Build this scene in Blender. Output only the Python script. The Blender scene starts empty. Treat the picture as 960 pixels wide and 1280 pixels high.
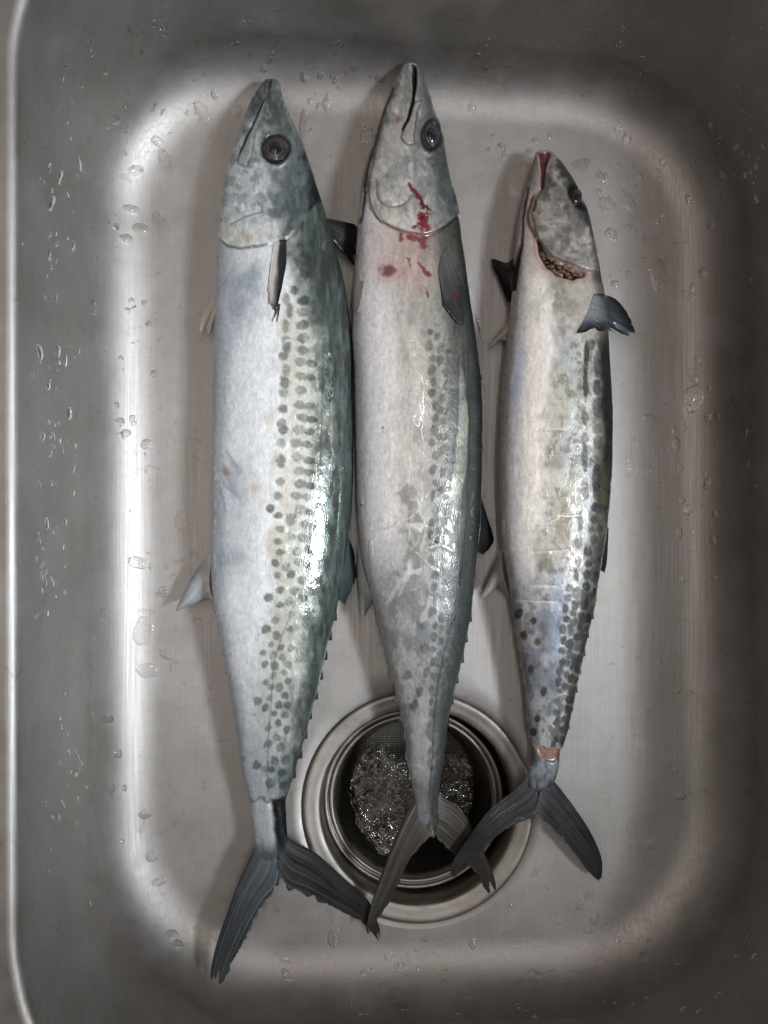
import bpy, math, random
import numpy as np
from mathutils import Vector
from mathutils.bvhtree import BVHTree

sc = bpy.context.scene
COL = sc.collection

# ------------------------------------------------------------------ camera, world, lamps, exposure
S = 0.62e-3            # metres per photograph pixel on the sink floor
D = 0.75               # camera height above the sink floor
cam_d = bpy.data.cameras.new('camera')
cam = bpy.data.objects.new('camera', cam_d)
COL.objects.link(cam)
cam.location = (0, 0, D)
cam.rotation_euler = (0, 0, 0)
cam_d.sensor_fit = 'VERTICAL'
cam_d.sensor_height = 24.0
cam_d.lens = 24.0 * D / (1280 * S)
cam_d.clip_start = 0.01
cam_d.clip_end = 50
sc.camera = cam

world = bpy.data.worlds.new('World')
sc.world = world
world.use_nodes = True
bg = world.node_tree.nodes['Background']
bg.inputs['Color'].default_value = (0.95, 0.84, 0.76, 1)
bg.inputs['Strength'].default_value = 0.075


def area(name, loc, target, sx, sy, watts, col):
    d = bpy.data.lights.new(name, 'AREA')
    d.shape = 'RECTANGLE'
    d.size, d.size_y = sx, sy
    d.energy = watts
    d.color = col
    o = bpy.data.objects.new(name, d)
    COL.objects.link(o)
    o.location = loc
    o.rotation_euler = (Vector(target) - Vector(loc)).to_track_quat('-Z', 'Y').to_euler()
    return o


win = area('window_light', (1.28, -0.28, 1.74), (-0.15, 0.06, 0.03), 0.42, 0.32, 1.5, (0.84, 0.92, 1.0))
win.data.spread = math.radians(24)
area('ceiling_light', (-0.35, 0.22, 2.0), (-0.30, 0.10, 0), 1.6, 1.2, 6.0, (1.0, 0.825, 0.74))
area('added_glint_strip', (1.25, -0.05, 1.08), (-0.1, -0.02, 0.05), 1.0, 0.03, 1.3, (0.90, 0.96, 1.0))  # lamp added only to stretch the glint along the wet fish flanks
area('tube_light', (0.12, -0.05, 1.93), (0.02, 0, 0), 0.9, 0.035, 3.6, (0.92, 0.96, 1.0)).rotation_euler = (0, 0, math.radians(90))

sc.view_settings.view_transform = 'Standard'
sc.view_settings.look = 'None'
sc.view_settings.gamma = 1
sc.view_settings.exposure = 0.0
sc.cycles.max_bounces = 8
sc.cycles.use_denoising = True

# ------------------------------------------------------------------ numeric helpers
rng = np.random.RandomState(7)
TAB = np.random.RandomState(3).rand(256, 256)


def at(px, py, z):
    """photograph pixel at height z -> world point"""
    k = S * (D - z) / D
    return np.stack([(np.asarray(px, float) - 480) * k, -(np.asarray(py, float) - 640) * k,
                     np.broadcast_to(z, np.shape(px)) + 0.0 * np.asarray(px, float)], -1)


def vnoise(x, y, seed=0):
    x = np.asarray(x, float) + seed * 17.31
    y = np.asarray(y, float) + seed * 9.77
    xi = np.floor(x).astype(int); yi = np.floor(y).astype(int)
    fx = x - xi; fy = y - yi
    fx = fx * fx * (3 - 2 * fx); fy = fy * fy * (3 - 2 * fy)
    a = TAB[xi & 255, yi & 255]; b = TAB[(xi + 1) & 255, yi & 255]
    c = TAB[xi & 255, (yi + 1) & 255]; d = TAB[(xi + 1) & 255, (yi + 1) & 255]
    return (a * (1 - fx) + b * fx) * (1 - fy) + (c * (1 - fx) + d * fx) * fy


def fbm(x, y, sx, sy=None, seed=0, octv=4):
    sy = sy or sx
    t = 0; amp = 0.5; tot = 0
    for o in range(octv):
        t = t + amp * vnoise(x / sx * 2 ** o + o * 3.1, y / sy * 2 ** o + o * 7.7, seed + o)
        tot += amp; amp *= 0.5
    return t / tot


def sm(a, b, x):
    t = np.clip((x - a) / (b - a), 0, 1)
    return t * t * (3 - 2 * t)


def mix(c, d, f):
    f = np.asarray(f)[..., None]
    return np.asarray(c) * (1 - f) + np.asarray(d) * f


def pdist(X, Y, pts):
    """distance to a polyline and the position (0..1) along it"""
    pts = np.asarray(pts, float)
    seg = np.hypot(*np.diff(pts, axis=0).T)
    cum = np.concatenate([[0], np.cumsum(seg)]); tot = cum[-1]
    best = np.full(X.shape, 1e9); par = np.zeros(X.shape)
    for i in range(len(pts) - 1):
        ax, ay = pts[i]; bx, by = pts[i + 1]
        dx, dy = bx - ax, by - ay
        t = np.clip(((X - ax) * dx + (Y - ay) * dy) / (dx * dx + dy * dy + 1e-9), 0, 1)
        d = np.hypot(X - ax - t * dx, Y - ay - t * dy)
        m = d < best
        best = np.where(m, d, best)
        par = np.where(m, (cum[i] + t * seg[i]) / tot, par)
    return best, par


def inside(X, Y, poly):
    poly = np.asarray(poly, float)
    r = np.zeros(X.shape, bool)
    n = len(poly)
    for i in range(n):
        x1, y1 = poly[i]; x2, y2 = poly[(i + 1) % n]
        c = ((y1 > Y) != (y2 > Y)) & (X < (x2 - x1) * (Y - y1) / (y2 - y1 + 1e-12) + x1)
        r ^= c
    return r


def sdf(X, Y, poly):
    d, _ = pdist(X, Y, list(poly) + [poly[0]])
    return np.where(inside(X, Y, poly), -d, d)


def ell(X, Y, x, y, rx, ry, ang=0.0):
    c, s_ = math.cos(ang), math.sin(ang)
    u = ((X - x) * c + (Y - y) * s_) / rx
    v = (-(X - x) * s_ + (Y - y) * c) / ry
    return np.sqrt(u * u + v * v)


def gb(X, Y, x, y, rx, ry, ang=0.0):
    return np.exp(-ell(X, Y, x, y, rx, ry, ang) ** 2)


def curve(pts, n):
    """smooth curve through points (Catmull-Rom), n samples even in length"""
    p = np.asarray(pts, float)
    if len(p) == 2:
        t = np.linspace(0, 1, n)[:, None]
        return p[0] * (1 - t) + p[1] * t
    q = np.vstack([2 * p[0] - p[1], p, 2 * p[-1] - p[-2]])
    out = []
    for i in range(1, len(q) - 2):
        t = np.linspace(0, 1, 24, endpoint=False)[:, None]
        a, b, c, d = q[i - 1], q[i], q[i + 1], q[i + 2]
        out.append(0.5 * (2 * b + (c - a) * t + (2 * a - 5 * b + 4 * c - d) * t ** 2 + (3 * b - a - 3 * c + d) * t ** 3))
    out = np.vstack(out + [p[-1:]])
    cum = np.concatenate([[0], np.cumsum(np.linalg.norm(np.diff(out, axis=0), axis=1))])
    u = np.linspace(0, cum[-1], n)
    return np.stack([np.interp(u, cum, out[:, k]) for k in range(out.shape[1])], -1)


def zz(pts, ox, oy, k):
    return [(ox + x / k, oy + y / k) for x, y in pts]


# ------------------------------------------------------------------ mesh helpers
def link_mesh(name, V, F, mat, parent=None, col=None, wet=None, smooth=True, loc=None):
    me = bpy.data.meshes.new(name)
    V = np.asarray(V, float)
    if isinstance(F, np.ndarray) and F.ndim == 2:
        nf, k = F.shape
        me.vertices.add(len(V)); me.vertices.foreach_set('co', V.ravel())
        me.loops.add(nf * k); me.polygons.add(nf)
        me.loops.foreach_set('vertex_index', F.ravel().astype(np.int32))
        me.polygons.foreach_set('loop_start', np.arange(0, nf * k, k, dtype=np.int32))
        me.update(calc_edges=True)
        me.validate()
    else:
        me.from_pydata(V.tolist(), [], [list(map(int, f)) for f in F])
        me.update()
    if smooth:
        me.polygons.foreach_set('use_smooth', [True] * len(me.polygons))
    if col is not None:
        a = me.color_attributes.new('tint', 'FLOAT_COLOR', 'POINT')
        c = np.ones((len(V), 4)); c[:, :3] = np.clip(col, 0.004, 1)
        a.data.foreach_set('color', c.ravel())
    if wet is not None:
        a = me.attributes.new('wet', 'FLOAT', 'POINT')
        a.data.foreach_set('value', np.asarray(wet, float).ravel())
    if mat:
        me.materials.append(mat)
    o = bpy.data.objects.new(name, me)
    COL.objects.link(o)
    if parent:
        o.parent = parent
        o.matrix_parent_inverse = parent.matrix_world.inverted()
    if loc is not None:
        o.location = loc
    return o


def grid_faces(nr, nc, wrap):
    i = np.arange(nr - 1)[:, None]
    j = np.arange(nc if wrap else nc - 1)[None, :]
    j2 = (j + 1) % nc
    a = i * nc + j; b = i * nc + j2; c = (i + 1) * nc + j2; d = (i + 1) * nc + j
    return np.stack([a, b, c, d], -1).reshape(-1, 4)


def empty(name, loc, label, cat, group=None):
    o = bpy.data.objects.new(name, None)
    COL.objects.link(o)
    o.location = loc
    o.empty_display_size = 0.02
    o['label'] = label; o['category'] = cat
    if group:
        o['group'] = group
    bpy.context.view_layer.update()
    return o


def tag(o, label, cat, group=None):
    o['label'] = label; o['category'] = cat
    if group:
        o['group'] = group
    return o


def tubes(paths, radii, sides=5):
    """list of (n,3) paths -> joined tube mesh arrays"""
    Vs, Fs, off = [], [], 0
    for P, r in zip(paths, radii):
        P = np.asarray(P, float); n = len(P)
        T = np.gradient(P, axis=0); T /= np.linalg.norm(T, axis=1)[:, None] + 1e-12
        ref = np.where(np.abs(T[:, 2:3]) > 0.9, [[1.0, 0, 0]], [[0, 0, 1.0]])
        A = np.cross(T, ref); A /= np.linalg.norm(A, axis=1)[:, None] + 1e-12
        B = np.cross(T, A)
        th = np.linspace(0, 2 * np.pi, sides, endpoint=False)
        ring = P[:, None] + np.asarray(r).reshape(-1, 1, 1) * (A[:, None] * np.cos(th)[None, :, None] + B[:, None] * np.sin(th)[None, :, None])
        Vs.append(ring.reshape(-1, 3))
        Fs.append(grid_faces(n, sides, True) + off)
        off += n * sides
    return np.vstack(Vs), np.vstack(Fs)


def lathe(prof, cx, cy, n=160):
    """prof: (r, z) metres, revolve about a vertical axis at world cx, cy"""
    prof = np.asarray(prof, float)
    th = np.linspace(0, 2 * np.pi, n, endpoint=False)
    V = np.stack([cx + prof[:, 0:1] * np.cos(th), cy + prof[:, 0:1] * np.sin(th),
                  np.repeat(prof[:, 1:2], n, 1)], -1).reshape(-1, 3)
    return V, grid_faces(len(prof), n, True)


# ------------------------------------------------------------------ materials
def new_mat(name):
    m = bpy.data.materials.new(name)
    m.use_nodes = True
    nt = m.node_tree
    return m, nt, nt.nodes['Principled BSDF']


def node(nt, kind, **kw):
    n = nt.nodes.new(kind)
    for k, v in kw.items():
        if k in n.inputs:
            n.inputs[k].default_value = v
        else:
            setattr(n, k, v)
    return n


def steel(name, base, rough, streak=(900, 14, 900), bump=0.2, stain=0.26, aniso=0.0, metal=1.0):
    m, nt, b = new_mat(name)
    L = nt.links
    tc = node(nt, 'ShaderNodeTexCoord')
    mp = node(nt, 'ShaderNodeMapping'); mp.inputs['Scale'].default_value = streak
    L.new(tc.outputs['Object'], mp.inputs['Vector'])
    n1 = node(nt, 'ShaderNodeTexNoise', Scale=1.0, Detail=3.0)
    L.new(mp.outputs['Vector'], n1.inputs['Vector'])
    n2 = node(nt, 'ShaderNodeTexNoise', Scale=19.0, Detail=9.0, Roughness=0.72)
    L.new(tc.outputs['Object'], n2.inputs['Vector'])
    n3 = node(nt, 'ShaderNodeTexNoise', Scale=240.0, Detail=4.0)
    L.new(tc.outputs['Object'], n3.inputs['Vector'])
    r1 = node(nt, 'ShaderNodeMapRange'); r1.inputs['To Min'].default_value = rough - 0.11; r1.inputs['To Max'].default_value = rough + 0.11
    r1.inputs['From Min'].default_value = 0.3; r1.inputs['From Max'].default_value = 0.7
    ma = node(nt, 'ShaderNodeMath', operation='ADD')
    mm = node(nt, 'ShaderNodeMath', operation='MULTIPLY'); mm.inputs[1].default_value = 0.5
    L.new(n1.outputs['Fac'], ma.inputs[0]); L.new(n2.outputs['Fac'], ma.inputs[1]); L.new(ma.outputs[0], mm.inputs[0])
    L.new(mm.outputs[0], r1.inputs['Value']); L.new(r1.outputs[0], b.inputs['Roughness'])
    mp2 = node(nt, 'ShaderNodeMapping'); mp2.inputs['Scale'].default_value = (26, 1500, 300); mp2.inputs['Rotation'].default_value = (0, 0, 1.05)
    L.new(tc.outputs['Object'], mp2.inputs['Vector'])
    ns = node(nt, 'ShaderNodeTexNoise', Scale=1.0, Detail=2.0)
    L.new(mp2.outputs['Vector'], ns.inputs['Vector'])
    rs_ = node(nt, 'ShaderNodeMapRange'); rs_.inputs['From Min'].default_value = 0.66; rs_.inputs['From Max'].default_value = 0.78
    rs_.inputs['To Max'].default_value = 1.6
    L.new(ns.outputs['Fac'], rs_.inputs['Value'])
    n4 = node(nt, 'ShaderNodeTexNoise', Scale=75.0, Detail=3.0, Distortion=1.2)
    L.new(tc.outputs['Object'], n4.inputs['Vector'])
    st = node(nt, 'ShaderNodeValToRGB')
    st.color_ramp.elements[0].position = 0.655; st.color_ramp.elements[0].color = (1, 1, 1, 1)
    st.color_ramp.elements[1].position = 0.70; st.color_ramp.elements[1].color = (0.84, 0.81, 0.77, 1)
    e3 = st.color_ramp.elements.new(0.76); e3.color = (0.93, 0.92, 0.90, 1)
    L.new(n4.outputs['Fac'], st.inputs['Fac'])
    cr = node(nt, 'ShaderNodeValToRGB')
    cr.color_ramp.elements[0].position = 0.34; cr.color_ramp.elements[1].position = 0.66
    lo = [c * (1 - stain) for c in base]; lo[2] *= 0.94
    cr.color_ramp.elements[0].color = (*lo, 1); cr.color_ramp.elements[1].color = (*base, 1)
    mu = node(nt, 'ShaderNodeVectorMath', operation='MULTIPLY')
    L.new(n2.outputs['Fac'], cr.inputs['Fac']); L.new(cr.outputs['Color'], mu.inputs[0]); L.new(st.outputs['Color'], mu.inputs[1])
    L.new(mu.outputs[0], b.inputs['Base Color'])
    bp = node(nt, 'ShaderNodeBump', Strength=bump, Distance=0.0004)
    ad = node(nt, 'ShaderNodeMath', operation='ADD')
    L.new(n1.outputs['Fac'], ad.inputs[0]); L.new(n3.outputs['Fac'], ad.inputs[1])
    ad2 = node(nt, 'ShaderNodeMath', operation='SUBTRACT')
    L.new(ad.outputs[0], ad2.inputs[0]); L.new(rs_.outputs[0], ad2.inputs[1])
    L.new(ad2.outputs[0], bp.inputs['Height']); L.new(bp.outputs['Normal'], b.inputs['Normal'])
    b.inputs['Metallic'].default_value = metal
    b.inputs['Anisotropic'].default_value = aniso
    return m


M_STEEL = steel('sink_steel', (0.425, 0.40, 0.385), 0.56, metal=0.97)
M_DECK = steel('deck_steel', (0.42, 0.395, 0.37), 0.5, metal=0.85)
M_FLANGE = steel('drain_steel', (0.40, 0.365, 0.33), 0.50, streak=(60, 60, 60), stain=0.35)
M_WIRE = steel('wire_steel', (0.36, 0.335, 0.30), 0.42, streak=(60, 60, 60), stain=0.5)
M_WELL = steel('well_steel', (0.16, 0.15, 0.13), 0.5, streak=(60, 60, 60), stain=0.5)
M_WOOL = steel('scourer_steel', (0.90, 0.88, 0.84), 0.16, streak=(60, 60, 60), stain=0.5, bump=0.0)


def skin(name, wet_rough=0.12, dry_rough=0.42, scale=1500.0, bump=0.34, coat=0.25, sheen=0.0):
    m, nt, b = new_mat(name)
    L = nt.links
    at_ = node(nt, 'ShaderNodeAttribute', attribute_name='tint')
    wt = node(nt, 'ShaderNodeAttribute', attribute_name='wet')
    tc = node(nt, 'ShaderNodeTexCoord')
    mp = node(nt, 'ShaderNodeMapping'); mp.inputs['Scale'].default_value = (1.0, 0.45, 1.0)
    L.new(tc.outputs['Object'], mp.inputs['Vector'])
    v = node(nt, 'ShaderNodeTexVoronoi', Scale=scale * 0.6)
    L.new(mp.outputs['Vector'], v.inputs['Vector'])
    n = node(nt, 'ShaderNodeTexNoise', Scale=420.0, Detail=5.0)
    L.new(mp.outputs['Vector'], n.inputs['Vector'])
    mr = node(nt, 'ShaderNodeMapRange'); mr.inputs['From Min'].default_value = 0.3; mr.inputs['From Max'].default_value = 0.7
    mr.inputs['To Min'].default_value = 0.93; mr.inputs['To Max'].default_value = 1.06
    L.new(n.outputs['Fac'], mr.inputs['Value'])
    mx = node(nt, 'ShaderNodeVectorMath', operation='SCALE')
    L.new(at_.outputs['Color'], mx.inputs[0]); L.new(mr.outputs[0], mx.inputs['Scale'])
    L.new(mx.outputs[0], b.inputs['Base Color'])
    rr = node(nt, 'ShaderNodeMapRange'); rr.inputs['To Min'].default_value = dry_rough; rr.inputs['To Max'].default_value = wet_rough
    L.new(wt.outputs['Fac'], rr.inputs['Value']); L.new(rr.outputs[0], b.inputs['Roughness'])
    bp = node(nt, 'ShaderNodeBump', Strength=bump, Distance=0.0003)
    ad = node(nt, 'ShaderNodeMath', operation='ADD')
    L.new(v.outputs['Distance'], ad.inputs[0]); L.new(n.outputs['Fac'], ad.inputs[1])
    L.new(ad.outputs[0], bp.inputs['Height']); L.new(bp.outputs['Normal'], b.inputs['Normal'])
    b.inputs['Coat Roughness'].default_value = 0.055
    cw = node(nt, 'ShaderNodeMath', operation='MULTIPLY'); cw.inputs[1].default_value = coat * 4
    L.new(wt.outputs['Fac'], cw.inputs[0]); L.new(cw.outputs[0], b.inputs['Coat Weight'])
    b.inputs['Specular IOR Level'].default_value = 0.32
    b.inputs['Metallic'].default_value = sheen
    return m


M_SKIN = skin('fish_skin', dry_rough=0.40, sheen=0.2)
M_FIN = skin('fin_membrane', wet_rough=0.15, dry_rough=0.45, bump=0.15)
M_FLESH = skin('gill_flesh', wet_rough=0.15, dry_rough=0.35, bump=0.2)

m, nt, b = new_mat('eye_dark'); M_EYE = m
nn = node(nt, 'ShaderNodeTexNoise', Scale=900.0); cr = node(nt, 'ShaderNodeValToRGB')
cr.color_ramp.elements[0].color = (0.012, 0.011, 0.010, 1); cr.color_ramp.elements[1].color = (0.05, 0.045, 0.04, 1)
nt.links.new(nn.outputs['Fac'], cr.inputs['Fac']); nt.links.new(cr.outputs['Color'], b.inputs['Base Color'])
b.inputs['Roughness'].default_value = 0.18
m, nt, b = new_mat('eye_iris'); M_IRIS = m
nn = node(nt, 'ShaderNodeTexNoise', Scale=1500.0); cr = node(nt, 'ShaderNodeValToRGB')
cr.color_ramp.elements[0].color = (0.028, 0.026, 0.024, 1); cr.color_ramp.elements[1].color = (0.12, 0.115, 0.11, 1)
nt.links.new(nn.outputs['Fac'], cr.inputs['Fac']); nt.links.new(cr.outputs['Color'], b.inputs['Base Color'])
b.inputs['Roughness'].default_value = 0.2; b.inputs['Metallic'].default_value = 0.4
m, nt, b = new_mat('eye_pupil'); M_PUPIL = m
nn = node(nt, 'ShaderNodeTexNoise', Scale=600.0); cr = node(nt, 'ShaderNodeValToRGB')
cr.color_ramp.elements[0].color = (0.004, 0.005, 0.007, 1); cr.color_ramp.elements[1].color = (0.016, 0.02, 0.028, 1)
nt.links.new(nn.outputs['Fac'], cr.inputs['Fac']); nt.links.new(cr.outputs['Color'], b.inputs['Base Color'])
b.inputs['Roughness'].default_value = 0.08

m, nt, b = new_mat('water'); M_WATER = m
b.inputs['Transmission Weight'].default_value = 1.0
b.inputs['IOR'].default_value = 1.33
b.inputs['Base Color'].default_value = (1, 1, 1, 1)
nn = node(nt, 'ShaderNodeTexNoise', Scale=300.0)
mr = node(nt, 'ShaderNodeMapRange'); mr.inputs['To Min'].default_value = 0.0; mr.inputs['To Max'].default_value = 0.075
nt.links.new(nn.outputs['Fac'], mr.inputs['Value']); nt.links.new(mr.outputs[0], b.inputs['Roughness'])
tr = node(nt, 'ShaderNodeBsdfTransparent')
lw = node(nt, 'ShaderNodeLayerWeight', Blend=0.45)
m2 = node(nt, 'ShaderNodeMapRange'); m2.inputs['To Min'].default_value = 0.5; m2.inputs['To Max'].default_value = 1.0
nt.links.new(lw.outputs['Facing'], m2.inputs['Value'])
ms = node(nt, 'ShaderNodeMixShader')
nt.links.new(m2.outputs[0], ms.inputs['Fac']); nt.links.new(tr.outputs[0], ms.inputs[1]); nt.links.new(b.outputs[0], ms.inputs[2])
nt.links.new(ms.outputs[0], nt.nodes['Material Output'].inputs['Surface'])

# ------------------------------------------------------------------ the sink
sink = empty('kitchen_sink', (0, 0, 0), 'brushed stainless steel sink bowl with rounded corners and round drain, wet with droplets', 'sink')
DC = (522.0, 1010.0)                 # drain centre, floor pixels


def round_quad(corners, inset, radii, n_arc=40, n_side=90):
    """corners TL, TR, BR, BL in pixels; inset moves each side inwards; returns closed loop, same count always"""
    c = np.asarray(corners, float)
    nrm, off = [], []
    for i in range(4):
        a, b_ = c[i], c[(i + 1) % 4]
        d = (b_ - a) / np.linalg.norm(b_ - a)
        nrm.append(np.array([-d[1], d[0]]))          # inward (y down, clockwise on screen)
        off.append(a + nrm[-1] * inset)
    P = []
    for i in range(4):                                # new corner between side i-1 and i
        n0, n1 = nrm[i - 1], nrm[i]
        A = np.array([n0, n1]); rhs = np.array([n0 @ off[i - 1], n1 @ off[i]])
        P.append(np.linalg.solve(A, rhs))
    arcs = []
    for i in range(4):
        n0, n1 = nrm[i - 1], nrm[i]
        r = max(radii[i] - inset, 8)
        A = np.array([n0, n1]); rhs = np.array([n0 @ P[i] + r, n1 @ P[i] + r])
        cen = np.linalg.solve(A, rhs)
        a0 = math.atan2(-n0[1], -n0[0]); a1 = math.atan2(-n1[1], -n1[0])
        while a1 < a0: a1 += 2 * math.pi
        t = np.linspace(a0, a1, n_arc)
        arcs.append(np.stack([cen[0] + r * np.cos(t), cen[1] + r * np.sin(t)], -1))
    out = []
    for i in range(4):
        out.append(arcs[i])
        nx = arcs[(i + 1) % 4][0]
        t = np.linspace(0, 1, n_side + 2)[1:-1, None]
        out.append(arcs[i][-1] * (1 - t) + nx * t)
    return np.vstack(out)


CORN = [(126, 62), (912, 104), (926, 1232), (134, 1260)]      # foot of the walls
CTOP = [(125, -20), (960, 0), (975, 1330), (125, 1310)]       # top of the walls
RF = 70.0                                                     # fillet radius in pixels
RAD0 = np.array([200., 225., 240., 230.]); RAD1 = np.array([225., 300., 300., 275.])
HB = 0.170
loops = []
N_LOOP = len(round_quad(CORN, 0, RAD0))
base = round_quad(CORN, RF, RAD0 + 0)
ang = np.arctan2(base[:, 1] - DC[1], base[:, 0] - DC[0])
R_FL = 146.0
circ = np.stack([DC[0] + R_FL * np.cos(ang), DC[1] + R_FL * np.sin(ang)], -1)


def lift(p, z):
    return np.stack([(p[:, 0] - 480) * S, -(p[:, 1] - 640) * S, np.full(len(p), z)], -1)


loops.append(lift(circ, -0.0016))
circ2 = np.stack([DC[0] + (R_FL + 5) * np.cos(ang), DC[1] + (R_FL + 5) * np.sin(ang)], -1)
loops.append(lift(circ2, 0.0))
for t in np.linspace(0, 1, 26)[1:]:
    loops.append(lift(circ2 * (1 - t) + base * t, 0.0))
for a in np.linspace(0, math.radians(86), 22)[1:]:
    loops.append(lift(round_quad(CORN, RF - RF * math.sin(a), RAD0), RF * S * (1 - math.cos(a))))
z0 = RF * S * (1 - math.cos(math.radians(86)))
for t in np.linspace(0, 1, 16)[1:]:
    loops.append(lift(round_quad(np.array(CORN) * (1 - t) + np.array(CTOP) * t, 0.14 * (1 - t), RAD0 * (1 - t) + RAD1 * t), z0 + (HB - 0.007 - z0) * t))
for a in np.linspace(0, math.pi / 2, 10)[1:]:
    loops.append(lift(round_quad(CTOP, -11.0 * (1 - math.cos(a)), RAD1), HB - 0.007 + 0.007 * math.sin(a)))
bowl_V = np.vstack(loops)
bowl_F = grid_faces(len(loops), N_LOOP, True)
bowl = link_mesh('bowl', bowl_V, bowl_F, M_STEEL, sink)
dk = [round_quad(CTOP, -11.0, RAD1), round_quad(CTOP, -14.0, RAD1), round_quad(CTOP, -60.0, RAD1),
      round_quad(CTOP, -420.0, RAD1), round_quad(CTOP, -430.0, RAD1)]
dz = [HB, HB, HB, HB, HB - 0.03]
deck_V = np.vstack([lift(p, z) for p, z in zip(dk, dz)])
link_mesh('deck', deck_V, grid_faces(5, N_LOOP, True), M_DECK, sink)

allV = np.vstack([bowl_V, deck_V])
allF = np.vstack([bowl_F, grid_faces(5, N_LOOP, True) + len(bowl_V)])
BOWL = BVHTree.FromPolygons([Vector(v) for v in allV], [tuple(int(k) for k in f) for f in allF])
CAMP = Vector((0, 0, D))


def hit(px, py):
    d = Vector(((px - 480) * S, -(py - 640) * S, -D)).normalized()
    loc, nrm, idx, dist = BOWL.ray_cast(CAMP, d)
    if loc is None:
        return None, None
    if nrm.dot(d) > 0:
        nrm = -nrm
    return loc, nrm


# drain: flange set in the floor, well below it
dcx, dcy = (DC[0] - 480) * S, -(DC[1] - 640) * S
r_in = 121 * S
fl = [(R_FL * S - 0.0001, -0.0040), (R_FL * S - 0.0006, -0.0022), (R_FL * S - 0.0016, -0.0008), (R_FL * S - 0.0032, -0.0004), (R_FL * S - 0.0055, -0.0010),
      (r_in + 0.006, -0.0016), (r_in + 0.0025, -0.0019), (r_in + 0.0008, -0.0030), (r_in, -0.0075), (r_in - 0.0008, -0.030)]
V, F = lathe(fl, dcx, dcy, 200)
link_mesh('drain_flange', V, F, M_FLANGE, sink)
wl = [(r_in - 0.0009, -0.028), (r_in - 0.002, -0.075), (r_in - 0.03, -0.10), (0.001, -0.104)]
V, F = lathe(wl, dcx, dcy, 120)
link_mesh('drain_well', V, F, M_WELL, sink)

# ------------------------------------------------------------------ strainer basket and scourer
ZR = -0.024
basket = empty('strainer_basket', (dcx, dcy, -0.09), 'round fine mesh strainer basket with steel rim set in the drain', 'strainer')
bcx = dcx - 4.0 * S
rb = 113 * S
rim = []
for k, (rr_, zc_) in enumerate([(rb, ZR), (rb - 0.0042, ZR - 0.0015)]):
    th = np.linspace(0, 2 * np.pi, 14)
    prof = [(rr_ + 0.0017 * math.cos(t), zc_ + 0.0017 * math.sin(t)) for t in th]
    V, F = lathe(prof, bcx, dcy, 160)
    link_mesh('rim_ring', V, F, M_FLANGE, basket)
band = [(rb + 0.0015, ZR - 0.001), (rb - 0.0062, ZR - 0.003), (rb - 0.0072, ZR - 0.010)]
V, F = lathe(band, bcx, dcy, 160)
link_mesh('rim_band', V, F, M_FLANGE, basket)
paths, rad = [], []
rt_, rbt, zt_, zb_ = rb - 0.0072, rb - 0.016, ZR - 0.008, -0.085
for k in range(120):
    for sgn in (1, -1):
        t = np.linspace(0, 1, 14)
        a = 2 * np.pi * k / 120 + sgn * t * 0.62
        r = rt_ + (rbt - rt_) * t - 0.004 * sm(0.8, 1, t)
        z = zt_ + (zb_ - zt_) * t
        paths.append(np.stack([bcx + r * np.cos(a), dcy + r * np.sin(a), z], -1)); rad.append(0.00034)
for k in range(-26, 27):
    for ax in (0, 1):
        c = k * 0.0021
        h = math.sqrt(max(rbt ** 2 - c * c, 1e-8)) * 0.97
        t = np.linspace(-h, h, 6)
        P = np.stack([t, np.full(6, c)] if ax == 0 else [np.full(6, c), t], -1)
        paths.append(np.column_stack([bcx + P[:, 0], dcy + P[:, 1], np.full(6, zb_)])); rad.append(0.00034)
V, F = tubes(paths, rad, 3)
wm = link_mesh('wire_mesh', V, F, M_WIRE, basket); wm['kind'] = 'stuff'

rs = np.random.RandomState(11)
paths, rad = [], []
pc = at(488, 1006, -0.046)
for k in range(1150):
    # curls fill a flattened, lumpy ball
    while True:
        q = rs.uniform(-1, 1, 3)
        if q @ q < 1 and q @ q > 0.12: break
    c = pc + q * np.array([0.035, 0.049, 0.023]) * (0.85 + 0.35 * rs.rand()) * (1 + .18 * math.sin(3 * math.atan2(q[1], q[0]) + 1))
    if k > 880:
        c = at(566 + rs.uniform(-18, 22), 985 + rs.uniform(-40, 45), -0.060) + np.array([0, 0, rs.uniform(-0.012, 0.008)])
    n = 30
    t = np.linspace(0, 1, n)
    ax = rs.normal(size=3); ax /= np.linalg.norm(ax)
    u = np.cross(ax, [0.3, 0.5, 0.8]); u /= np.linalg.norm(u); v = np.cross(ax, u)
    R_ = rs.uniform(0.0012, 0.0036); turns = rs.uniform(0.8, 2.6)
    ph = rs.rand() * 6.28
    P = c + np.outer(t - 0.5, ax) * rs.uniform(0.004, 0.014) + R_ * (np.outer(np.cos(t * turns * 6.28 + ph), u) + np.outer(np.sin(t * turns * 6.28 + ph), v))
    rr_ = np.hypot(P[:, 0] - bcx, P[:, 1] - dcy)
    k_ = np.minimum(1, (rbt - 0.003) / rr_)
    P[:, 0] = bcx + (P[:, 0] - bcx) * k_; P[:, 1] = dcy + (P[:, 1] - dcy) * k_
    P[:, 2] = np.maximum(P[:, 2], zb_ + 0.001)
    paths.append(P); rad.append(rs.uniform(0.00016, 0.00036))
V, F = tubes(paths, rad, 3)
tag(link_mesh('steel_scourer', V, F, M_WOOL), 'shiny tangled steel wool scourer lying in the strainer basket', 'scourer')


# ------------------------------------------------------------------ fish: generic builders
def smooth1(v, n):
    k = np.hanning(2 * n + 3)[1:-1]; k /= k.sum()
    p = np.concatenate([np.full(n, v[0]), v, np.full(n, v[-1])])
    return np.convolve(p, k, 'valid')


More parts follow.
